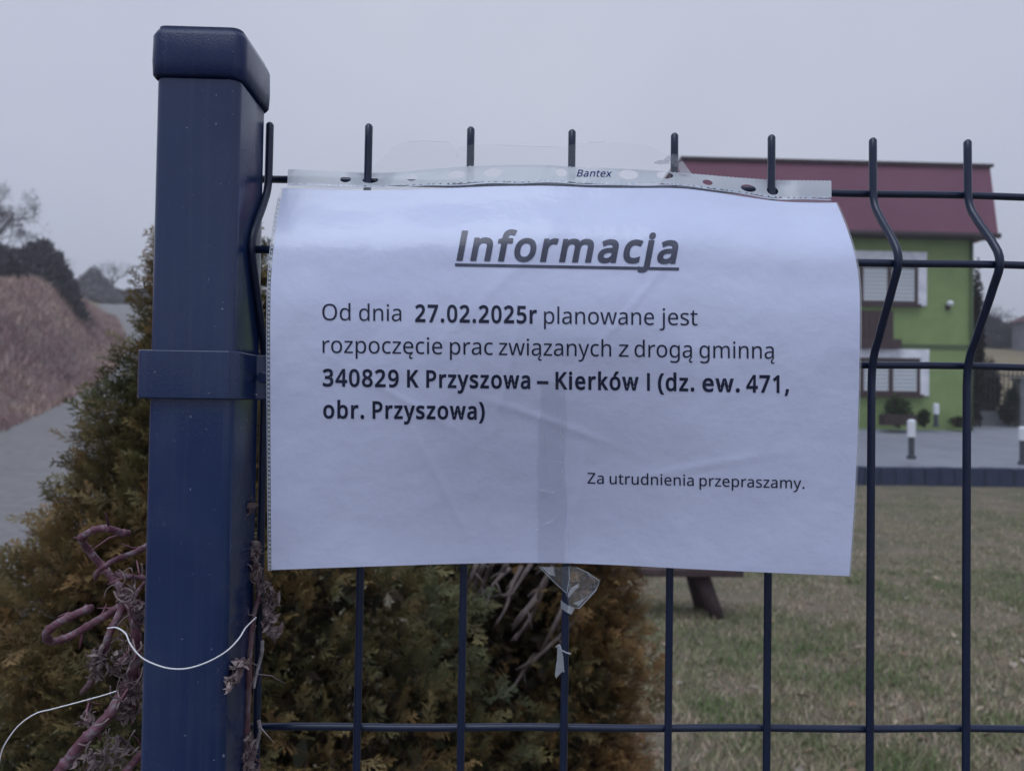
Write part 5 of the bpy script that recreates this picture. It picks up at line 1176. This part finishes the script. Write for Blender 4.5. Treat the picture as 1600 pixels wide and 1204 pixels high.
# bare grey twigs in the gap
for k, pp in enumerate([
    [(868,870),(856,900),(842,938),(826,968),(805,1000)], [(852,905),(838,930),(822,950),(812,958)], [(838,935),(812,968),(800,985)],
    [(792,880),(778,905),(766,925),(760,950)], [(796,888),(780,902),(768,915)], [(745,880),(735,905),(728,925),(722,950)], [(770,878),(760,900),(745,930)],
    [(905,960),(880,988),(862,1005),(838,1028),(806,1046)], [(880,950),(862,985),(848,1015),(838,1028)], [(838,1028),(822,1040),(812,1058),(798,1078)], [(830,880),(812,908),(798,930)],
    [(865,885),(846,915),(838,945),(822,985)], [(756,880),(742,915),(738,940)], [(815,885),(800,915),(792,945),(776,975)]]):
    mb = MB()
    L = smooth_line([at(x, y, .985+.03*sin(k*2.1+i)) for i, (x, y) in enumerate(pp)], 4)
    m_ = len(L)
    mb.tube(L, [.0052*(1-.62*i/(m_-1)) for i in range(m_)], 6)
    for j in range(2, m_-1, 4):
        d = Vector(L[j+1])-Vector(L[j]); d.normalize(); d += Vector((random.gauss(0,.6), random.gauss(0,.3), random.gauss(0,.5)))
        e = Vector(L[j])+d.normalized()*.035
        mb.tube([L[j], (Vector(L[j])+e)/2+Vector((0,0,.003)), e], [.0022, .0017, .0008], 5)
    mb.build('bare_twig', M_twig, t2, smooth=True)

# ---------------------------------------------------------------- bare trees and thickets far behind
M_treebark = mat('grey_bark', (.10, .088, .105), .9, .1, noise=(2, (.075, .068, .08), .4, .7))
M_thicket = mat('thicket', tint=True, rough=.9, spec=.1)
def tree_mesh(h, seed, spread=.55, levels=5, lean=0.0, r0=None, kids=(3, 4)):
    q = random.Random(seed); trunk = MB(); crown = MB()
    r0 = r0 or h*.026
    def grow(p, d, L, r, lv):
        mb = trunk if lv == levels else crown
        pts = [p]; rr = [r]; n = 4 if lv >= levels-2 else 3
        for i in range(n):
            d = (d + Vector((q.gauss(0,.13), q.gauss(0,.13), q.gauss(0,.08)+.05))).normalized()
            pts.append(pts[-1] + d*L/n); rr.append(r*(1-.42*(i+1)/n))
        mb.tube(pts, rr, 6 if lv > 2 else 3, cap=False)
        if lv == 0: return
        for k in range(q.randint(*kids) + (1 if lv == 1 else 0)):
            f = q.uniform(.35, 1.0) if lv < levels else q.uniform(.55, 1.0)
            i = min(int(f*n), n-1); b = pts[i].lerp(pts[i+1], f*n-i)
            nd = d.copy(); ax = nd.orthogonal(); ax.rotate(Matrix.Rotation(q.uniform(0, 6.28), 3, nd))
            nd.rotate(Matrix.Rotation(q.uniform(.35, 1.0)*(spread/.55), 3, ax)); nd.z += .12
            grow(b, nd.normalized(), L*q.uniform(.55, .80), max(rr[-1]*q.uniform(.55, .85), h*.0007), lv-1)
    grow(Vector((0,0,-.3)), Vector((lean, 0, 1)).normalized(), h*.34, r0, levels)
    return trunk, crown
def bare_tree(label, px, ytop, Y, seed, spread=.55, levels=5, rz=0, crown_mat=None):
    top = at(px, ytop, Y)
    gz = float(ground_z(np.array([top[0]]), np.array([Y]))[0])
    b = (top[0], Y, gz)
    t = thing('bare_tree', b, label, 'tree', None)
    h = top[2]-gz
    tr, cr_ = tree_mesh(h, seed, spread, levels)
    f = h/max(p[2] for p in cr_.v)
    for mb_, nm in ((tr, 'trunk'), (cr_, 'crown')):
        mb_.v = [(b[0]+(x*cos(rz)-y*sin(rz))*f, b[1]+(x*sin(rz)+y*cos(rz))*f, b[2]+z*f) for x, y, z in mb_.v]
        mb_.build(nm, crown_mat or M_treebark, t)
    return t
bare_tree('tall bare tree at the left edge on top of the bank', 16, 276, 40, 33, .8, 6)
bare_tree('pale distant bare tree beside the far bend of the lane', 165, 398, 92, 8, .75, 5)
bare_tree('bare tree rising behind the dark thicket on the bank', 60, 372, 50, 14, .6, 5)
bare_tree('grey bare tree on the hillside right of the green house', 1556, 470, 66, 21, .7, 5)
def thicket(label, name, cat, pxs, Y, hs, n, pal, size, seed, ybase=None, depth=1.5):
    n = int(n*1.5)
    """a dense leafless shrub: twigs from the ground and small leaf scraps through its volume"""
    q = np.random.default_rng(seed)
    V = []; F = []; C = []
    x0, x1 = pxs
    a = at(x0, 600, Y)[0]; b = at(x1, 600, Y)[0]
    xx = q.uniform(a, b, n); yy = Y + q.normal(0, depth*.5, n)
    u = (xx-a)/(b-a)
    H = np.interp(u, np.linspace(0, 1, len(hs)), hs)*(1-.25*np.abs(yy-Y)/depth)
    gz = ground_z(xx, yy)
    H = H*(.86+.2*vnoise(u*9, yy*.7, seed)+.14*vnoise(u*27, yy*2, seed+1))
    zz = gz + H*q.uniform(0, 1, n)**.7
    d = q.normal(0, 1, (n, 3)); d[:,2] = np.abs(d[:,2])+.4; d /= np.linalg.norm(d, axis=1)[:,None]
    s = np.cross(d, q.normal(0, 1, (n, 3))); s /= np.linalg.norm(s, axis=1)[:,None]
    P = np.stack([xx, yy, zz], 1); L = (size*q.uniform(.6, 2.2, n))[:,None]
    w = q.uniform(.05, .16, n)[:,None]
    VV = np.stack([P, P+d*L*.5+s*L*w, P+d*L, P+d*L*.5-s*L*w], 1).reshape(-1, 3)
    FF = np.arange(4*n).reshape(n, 4)
    pal = np.array(pal); c = pal[q.integers(len(pal), size=n)]*q.uniform(.7, 1.3, n)[:,None]
    me = npmesh(name, VV, FF, np.repeat(c, 4, 0))
    o = link(name, me, M_thicket)
    if cat: tag(o, label, cat)
    return o
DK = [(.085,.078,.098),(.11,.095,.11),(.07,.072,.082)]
thicket('dark rounded leafless thicket on top of the bank at left', 'thicket', 'shrub', (18, 104), 37, (1.1,1.4,1.5,2.2,2.1,1.4,.5), 16000, DK, .25, 61)
thicket('low dark thicket under the tall bare tree at the left edge', 'thicket', 'shrub', (-60, 40), 36, (1.8,2.0,1.7,1.6,1.3,1.0), 12000, DK, .25, 62)
PL_HAZE = [(.16,.155,.185),(.21,.195,.215)]  # haze of the distance painted into the thicket's colour
thicket('haze-tinted pale bluish thicket at the foot of the distant bare tree', 'thicket', 'shrub', (124, 178), 90, (2.0,3.4,4.0,3.2,2.0,1.2), 9000, PL_HAZE, .4, 63)
thicket('low dark hedge along the skyline behind the far lane', 'hedge', 'hedge', (120, 262), 98, (1.2,1.3,1.5,1.3,1.6,2.2,1.6), 14000, [(.075,.07,.072),(.10,.08,.075)], .4, 64)
thicket('grey brown shrubs on the hillside behind the neighbour house', 'thicket', 'shrub', (1528, 1640), 64, (2.2,2.6,2.0,1.6,2.4,2.0), 9000, [(.075,.07,.085),(.055,.055,.07)], .4, 65)

# ---------------------------------------------------------------- green house
HY = 22.0
def hx(px, y=500, Y=HY): return float(at(px, y, Y)[0])
def hz(py, px=1450, Y=HY): return float(at(px, py, Y)[2])
M_green = mat('green_render', (.26, .345, .145), .9, .15, noise=(1.6, (.205, .28, .12), .32, .72), bump=(60, .4, .01))
M_green2 = mat('dark_green_band', (.10, .135, .075), .9, .15)
M_roof = mat('maroon_sheet_roof', (.185, .072, .115), .55, .3, noise=(.5, (.155, .060, .097), .35, .7))
M_roofdark = mat('dark_roof_trim', (.045, .025, .035), .5, .4)
M_trim = mat('white_render_trim', (.80, .81, .87), .8, .2, noise=(4, (.58, .59, .66), .4, .7))
M_brown = mat('brown_frame', (.055, .032, .035), .5, .4)
M_blind = mat('roller_blind', (.56, .60, .64), .6, .3)
M_glass = mat('window_glass', (.03, .035, .04), .06, .8, coat=.5)
M_gut = mat('gutter', (.035, .022, .028), .45, .5)
hX1 = hx(1521); hX0 = hX1 - 9.6
z0h = float(np.interp(HY, [14.2, 22, 30], [.30, .86, .99])) - .05
zE = hz(371); zT = hz(257)
house = thing('green_house', ((hX0+hX1)/2, HY+4.5, z0h), 'green two-storey house with a maroon mansard roof and white window surrounds', 'house')
mb = MB(); mb.box(hX0, HY, z0h-.6, hX1, HY+9, zE+.2)
mb.build('wall', M_green, house)
mb = MB(); zc = hz(541)
mb.box(hX0-.03, HY-.035, zc-.06, hX1+.03, HY-.003, zc+.06)
mb.build('string_course', M_green2, house)
oR = hx(1560, 370, HY-.45) - hX1
xe0, xe1, ye0, ye1 = hX0-oR, hX1+oR, HY-.45, HY+9.45
xt1 = hx(1547, 258, HY+.15)
xt0 = hx(1066, 258, HY+.15)
mb = MB()
mb.loft([[(xe0,ye0,zE),(xe1,ye0,zE),(xe1,ye1,zE),(xe0,ye1,zE)], [(xt0,HY+.15,zT),(xt1,HY+.15,zT),(xt1,HY+8.85,zT),(xt0,HY+8.85,zT)]])
rf = mb.build('roof', M_roof, house)
mb = MB(); mb.box(xt0-.06, HY+.06, zT+.003, xt1+.06, HY+8.94, zT+.09); mb.build('roof_capping', M_roofdark, rf)
mb = MB()
pr = [(-.10, .11), (-.115, .02), (-.08, -.035), (-.02, -.035), (.0, .02), (.0, .11), (-.012, .11), (-.015, .025), (-.04, -.01), (-.08, -.008), (-.098, .03), (-.088, .11)]
mb.loft([[(xe0, ye0+a, zE+b-.06) for a, b in pr], [(xe1+.02, ye0+a, zE+b-.06) for a, b in pr]])
mb.build('gutter', M_gut, house)
mb = MB(); mb.box(xe0+.02, ye0+.01, zE-.06, xe1-.02, HY-.003, zE-.003); mb.build('soffit', M_roofdark, house)
def window(pl, pr_, pt, pb, blind, panes):
    x0, x1, zt, zb = hx(pl), hx(pr_), hz(pt), hz(pb)
    w = thing_part = None
    mb = MB(); tw = .27
    y0 = HY-.06
    mb.box(x0-tw, y0, zt, x1+tw, HY-.003, zt+tw)             # lintel band
    mb.box(x1, y0, zb-.05, x1+tw, HY-.003, zt-.002)
    mb.box(x0-tw, y0, zb-.05, x0, HY-.003, zt-.002)
    win = mb.build('window', M_trim, house, bevel=.008)
    mb = MB(); fw = .09
    mb.box(x0+.002, HY-.045, zb, x0+fw, HY-.004, zt-.003); mb.box(x1-fw, HY-.045, zb, x1-.002, HY-.004, zt-.003)
    mb.box(x0+fw, HY-.045, zt-fw, x1-fw, HY-.004, zt-.003); mb.box(x0+fw, HY-.045, zb, x1-fw, HY-.004, zb+fw)
    for k in range(1, panes):
        xm = x0+(x1-x0)*k/panes
        mb.box(xm-fw*.75, HY-.043, zb+fw, xm+fw*.75, HY-.004, zt-fw)
    mb.build('frame', M_brown, win)
    mb = MB(); mb.box(x0-.02, HY-.14, zb-.10, x1+.06, HY-.062, zb-.004); mb.build('sill', M_brown, win)
    gap = (zt-zb)*(.26 if blind else .32)
    mb = MB(); mb.box(x0+fw, HY-.012, zb+fw, x1-fw, HY-.005, zt-fw); mb.build('pane', M_glass, win)
    mb = MB()
    zz = zb+fw; top = zt-fw-(.16 if blind else .34)
    while zz < top:
        mb.box(x0+fw+.01, HY-.028, zz, x1-fw-.01, HY-.014, min(zz+.105, top)); zz += .12
    mb.build('blind', M_blind, win)
window(1300, 1433, 408, 476, True, 3)
window(1300, 1437, 560, 616, True, 3)
# brown timber panel between the two windows
mb = MB()
xa, xb = hx(1270), hx(1394)
za, zb_ = hz(545), hz(480)
x = xa
while x < xb-.05:
    mb.box(x, HY-.09, za+.25, min(x+.17, xb)-.012, HY-.003, zb_-.14); x += .17
mb.box(xa-.05, HY-.22, za-.02, xb+.18, HY-.092, za+.26)
mb.build('timber_panel', M_brown, house)
# wall lamp
wl = at(1480, 478, HY)
mb = MB(); mb.box(wl[0]-.06, HY-.05, wl[2]-.13, wl[0]+.06, HY-.003, wl[2]+.02)
mb.tube([(wl[0], HY-.051, wl[2]-.06), (wl[0], HY-.12, wl[2]-.06), (wl[0], HY-.14, wl[2]-.02)], .025, 8)
lampo = mb.build('wall_lamp', M_brown, house)
mb = MB(); mb.loft([[(wl[0]+r*cos(a), HY-.14+r*sin(a), z) for a in [2*pi*k/12 for k in range(12)]] for r, z in ((.04, wl[2]-.015), (.095, wl[2]+.03), (.10, wl[2]+.09), (.05, wl[2]+.14))])
mb.build('lamp_shade', M_trim, lampo, smooth=True)
mb = MB(); dpx = hX1-.10
mb.tube([(dpx, HY-.07, zE-.02), (dpx, HY-.07, z0h)], .045, 8); mb.build('downpipe', M_green2, house, smooth=True)

# ---------------------------------------------------------------- bollard lamps
M_pole = mat('bollard_metal', (.055, .065, .085), .5, .5)
M_opal = mat('opal_plastic', (.75, .78, .84), .4, .4)
def bollard(px, ytop, ymid, ybot, Y, wpx, label):
    b = at(px, ybot, Y); zt, zm = float(at(px, ytop, Y)[2]), float(at(px, ymid, Y)[2])
    r = wpx/2/FPX*(Y-CY)
    t = thing('bollard_lamp', b, label, 'garden lamp', 'white topped bollard lamps by the driveway')
    cyl = lambda rr, z: [(b[0]+rr*cos(a), b[1]+rr*sin(a), z) for a in [2*pi*k/16 for k in range(16)]]
    mb = MB(); mb.loft([cyl(r*1.1, b[2]-.05), cyl(r*1.1, b[2]+.02), cyl(r*.72, b[2]+.025), cyl(r*.72, zm)]); mb.build('pole', M_pole, t, smooth=False)
    mb = MB(); mb.loft([cyl(r*.95, zm+.001), cyl(r, zm+.01), cyl(r, zt-.03), cyl(r*.6, zt)]); mb.build('lamp_head', M_opal, t, smooth=False)
bollard(1424, 655, 683, 713, 14.45, 12.5, 'bollard lamp standing on the palisade edge right beside the notice')
bollard(1462.5, 630, 647, 664, 21.3, 9, 'bollard lamp standing close to the green house wall')
bollard(1598, 666, 688, 722, 14.35, 12.5, 'bollard lamp cut by the right edge of the photo')

# ---------------------------------------------------------------- planting round the house
def shrub(name, label, cat, px, ybot, ytop, Y, wpx, n, pal, seed, size, group=None, stemname='stem'):
    b = at(px, ybot, Y); k = (Y-CY)/FPX
    H = (ybot-ytop)*k; Wd = wpx/2*k
    t = thing(name, b, label, cat, group)
    q = np.random.default_rng(seed)
    mb = MB()
    for _ in range(7):
        a = q.uniform(0, 2*pi); rr = Wd*q.uniform(.2, .7)
        mb.tube([(b[0]+q.normal(0, .03), b[1]+q.normal(0, .03), b[2]-.05), (b[0]+cos(a)*rr*.5, b[1]+sin(a)*rr*.5, b[2]+H*.4), (b[0]+cos(a)*rr, b[1]+sin(a)*rr, b[2]+H*.8)], [.015, .010, .004], 5)
    mb.build(stemname, M_bark, t)
    u = q.normal(0, 1, (n, 3)); u /= np.linalg.norm(u, axis=1)[:,None]
    f = q.uniform(0, 1, n)[:,None]**.45
    lump = 1 + .16*np.sin(u[:,0:1]*7+seed) + .14*np.sin(u[:,2:3]*9+u[:,1:2]*6)
    P = u*f*lump*np.array([Wd, Wd, H*.5]) + np.array([b[0], b[1], b[2]+H*.52])
    d = u + q.normal(0, .7, (n, 3)); d /= np.linalg.norm(d, axis=1)[:,None]
    s = np.cross(d, q.normal(0, 1, (n, 3))); s /= np.linalg.norm(s, axis=1)[:,None]
    L = (size*q.uniform(.5, 1.5, n))[:,None]
    VV = np.stack([P, P+d*L*.5+s*L*.3, P+d*L, P+d*L*.5-s*L*.3], 1).reshape(-1, 3)
    pal = np.array(pal); c = pal[q.integers(len(pal), size=n)]*q.uniform(.7, 1.3, n)[:,None]
    link('foliage', npmesh('foliage', VV, np.arange(4*n).reshape(n, 4), np.repeat(c, 4, 0)), M_thicket, t)
    return t
GR = [(.05,.075,.035),(.07,.09,.04),(.04,.055,.032)]
DR = [(.028,.028,.032),(.04,.032,.034),(.03,.038,.03)]
shrub('shrub', 'small green rounded shrub under the lower house window', 'shrub', 1402, 664, 620, 21.3, 34, 2600, GR, 71, .07)
shrub('shrub', 'tiny dark green shrub left of the bollard lamp by the wall', 'shrub', 1443, 664, 640, 21.4, 16, 1200, GR, 72, .06)
shrub('shrub', 'low brown plant at the right foot of the green wall', 'shrub', 1502, 665, 652, 21.5, 34, 1300, [(.05,.045,.03),(.035,.04,.025)], 73, .06)
M_planter = mat('planter_wood', (.05, .035, .036), .8, .2, noise=(8, (.07, .05, .05), .4, .7))
pb = at(1404, 664, 20.9)
pt = thing('planter_box', pb, 'dark wooden planter box under the lower house window', 'planter')
mb = MB(); k = 21.3/FPX
for i in range(3):
    z = pb[2]+i*.105
    mb.box(pb[0]-27*k, pb[1]-.18, z, pb[0]+24*k, pb[1]-.14, z+.098); mb.box(pb[0]-27*k, pb[1]+.14, z, pb[0]+24*k, pb[1]+.18, z+.098)
mb.box(pb[0]-27*k, pb[1]-.138, pb[2], pb[0]-25*k, pb[1]+.138, pb[2]+.305); mb.box(pb[0]+22*k, pb[1]-.138, pb[2], pb[0]+24*k, pb[1]+.138, pb[2]+.305)
mb.build('plank_sides', M_planter, pt)
mb = MB(); mb.box(pb[0]-24.9*k, pb[1]-.135, pb[2]+.02, pb[0]+21.9*k, pb[1]+.135, pb[2]+.27); mb.build('soil', M_bark, pt)
shrub('conifer', 'tall narrow dark conifer just behind the right corner of the house', 'conifer', 1524, 668, 424, 24.5, 20, 8000, DR, 74, .10, stemname='trunk')
shrub('shrub', 'dark bush at the end of the driveway right of the house', 'shrub', 1538, 660, 566, 26.5, 46, 6500, [(.040,.026,.030),(.055,.034,.038),(.03,.032,.032)], 75, .09)
shrub('conifer', 'small dark pointed conifer in front of the neighbour garden wall', 'conifer', 1582, 654, 606, 25.0, 18, 3000, [(.03,.042,.034),(.04,.05,.04)], 76, .07, stemname='trunk')
shrub('shrub', 'small dark bush at the foot of the grey gate pillar', 'shrub', 1574, 660, 628, 24.6, 22, 2200, DR, 77, .06)
# iron fence between the gardens
M_iron = mat('dark_iron', (.03, .028, .035), .5, .4)
M_stone = mat('grey_stone', (.20, .205, .225), .85, .2, noise=(4, (.14, .145, .165), .35, .7), bump=(20, .5, .02))
fy = 25.7
fz = float(at(1550, 655, fy)[2])
ft = thing('iron_fence', (hx(1560, 650, fy), fy, fz), 'dark iron bar fence on a low wall between the two gardens', 'fence')
mb = MB()
xA, xB = hx(1520, 650, fy), hx(1680, 650, fy)
topz = float(at(1550, 578, fy)[2])
x = xA; i = 0
while x < xB:
    mb.tube([(x, fy, fz+.3), (x, fy, topz + .06*sin(i*.9))], .02, 5); x += .16; i += 1
mb.box(xA, fy-.02, topz-.22, xB, fy+.02, topz-.17); mb.box(xA, fy-.02, fz+.42, xB, fy+.02, fz+.47)
mb.build('railing', M_iron, ft)
mb = MB(); mb.box(xA, fy-.12, fz-.3, xB, fy+.12, fz+.298); mb.build('base_wall', M_stone, ft)
def pillar(px0, px1, yt, yb, Y, label):
    a, b = hx(px0, 600, Y), hx(px1, 600, Y); z0, z1 = float(at((px0+px1)/2, yb, Y)[2]), float(at((px0+px1)/2, yt, Y)[2])
    t = thing('stone_pillar', ((a+b)/2, Y, z0), label, 'pillar')
    w = b-a
    mb = MB(); zz = z0-.2
    while zz < z1-.1:
        h = min(.24, z1-.08-zz); e = random.uniform(-.012, .012)
        mb.box(a+e, Y-w/2+e, zz, b+e, Y+w/2+e, zz+h-.012); zz += h
    mb.build('shaft', M_stone, t, bevel=.012)
    mb = MB(); mb.box(a-.05, Y-w/2-.05, z1-.08, b+.05, Y+w/2+.05, z1); mb.build('capstone', M_stone, t, bevel=.012)
pillar(1547, 1556, 574, 640, 26.8, 'slim pale grey pillar of the iron garden fence')
pillar(1588, 1606, 590, 658, 24.9, 'broad grey stone gate pillar at the right edge')
# neighbour's house on the hill
M_wall2 = mat('pale_wall', (.22, .22, .26), .9, .2, noise=(1, (.17, .17, .21), .4, .7))
M_roof2 = mat('old_red_tiles', (.12, .055, .075), .8, .3, noise=(1.5, (.09, .045, .06), .4, .7))
NY = 56.0
nb_ = at(1625, 534, NY); kk = (NY-CY)/FPX
nh = thing('cottage', (nb_[0], NY+3, nb_[2]), 'far cottage with a dull red roof on the hillside at right', 'house')
a = hx(1577, 520, NY+6.3); b = a + 9.0
ez, pz = float(at(1574, 506, NY+6.3)[2]), float(at(1612, 464, NY+3)[2])
mb = MB(); mb.box(a, NY, nb_[2]-1.5, b, NY+6, ez); mb.build('wall', M_wall2, nh)
mb = MB()
ov = .35
mb.loft([[(a-ov, NY-ov, ez+.003), (b+ov, NY-ov, ez+.003), (b+ov, NY+6+ov, ez+.003), (a-ov, NY+6+ov, ez+.003)], [(a+2.2, NY+3.0, pz), (b-2.2, NY+3.0, pz), (b-2.2, NY+3.05, pz), (a+2.2, NY+3.05, pz)]])
mb.build('roof', M_roof2, nh)
mb = MB()
for x_ in (a+.9, a+2.6, a+4.2): mb.box(x_, NY-.03, ez-1.3, x_+.7, NY-.003, ez-.35)
mb.build('window', M_glass, nh)

# ---------------------------------------------------------------- timber bench on the lawn
M_timber = mat('weathered_timber', (.060, .042, .045), .85, .2, noise=(9, (.095, .068, .07), .38, .7), bump=(30, .6, .01))
bY = float(at(1122, 955, 5.0)[1])
g0 = at(1122, 955, 4.95)
bt = thing('timber_bench', (g0[0]-.45, 4.95, 0), 'low dark timber bench on the lawn with a slanted log leg', 'bench')
zs = float(at(1100, 894, 4.95)[2])
xr_ = float(at(1150, 895, 4.95)[0]); xl_ = float(at(720, 895, 4.95)[0])
mb = MB()
for i in range(3):
    y = 4.80 + i*.115
    mb.box(xl_, y, zs, xr_ + random.uniform(-.02, .02), y+.105, zs+.055)
mb.build('seat', M_timber, bt, bevel=.008)
def bleg(x0, x1, y0, y1):
    mb = MB()
    L = [(x0, y0, zs-.003), ((x0*.6+x1*.4), y0*.6+y1*.4, zs*.55), (x1, y1, -.03)]
    mb.tube(L, [.062, .058, .050], 10)
    mb.build('leg', M_timber, bt, smooth=True)
lx0 = float(at(1093, 898, 4.95)[0]); lx1 = float(at(1121, 955, 4.95)[0])
bleg(lx0, lx1, 4.93, 4.92); bleg(lx0-.02, lx1-.05, 5.06, 5.16)
bleg(xl_+(xr_-lx0), xl_+(xr_-lx1), 4.93, 4.92); bleg(xl_+(xr_-lx0), xl_+(xr_-lx1), 5.06, 5.16)

# ---------------------------------------------------------------- the damp air: one even box of haze round everything
M_haze = bpy.data.materials.new('haze'); M_haze.use_nodes = True
hn = M_haze.node_tree; hn.nodes.clear()
ho = hn.nodes.new('ShaderNodeOutputMaterial'); hv = hn.nodes.new('ShaderNodeVolumePrincipled')
hv.inputs['Color'].default_value = (.93, .94, .985, 1); hv.inputs['Density'].default_value = .0024; hv.inputs['Anisotropy'].default_value = .2
hn.links.new(hv.outputs[0], ho.inputs['Volume'])
mb = MB(); mb.box(-440, -60, -3, 440, 440, 42)
o = mb.build('haze', M_haze); o['kind'] = 'stuff'; o['label'] = 'pale damp haze over the far hillside'; o['category'] = 'haze'
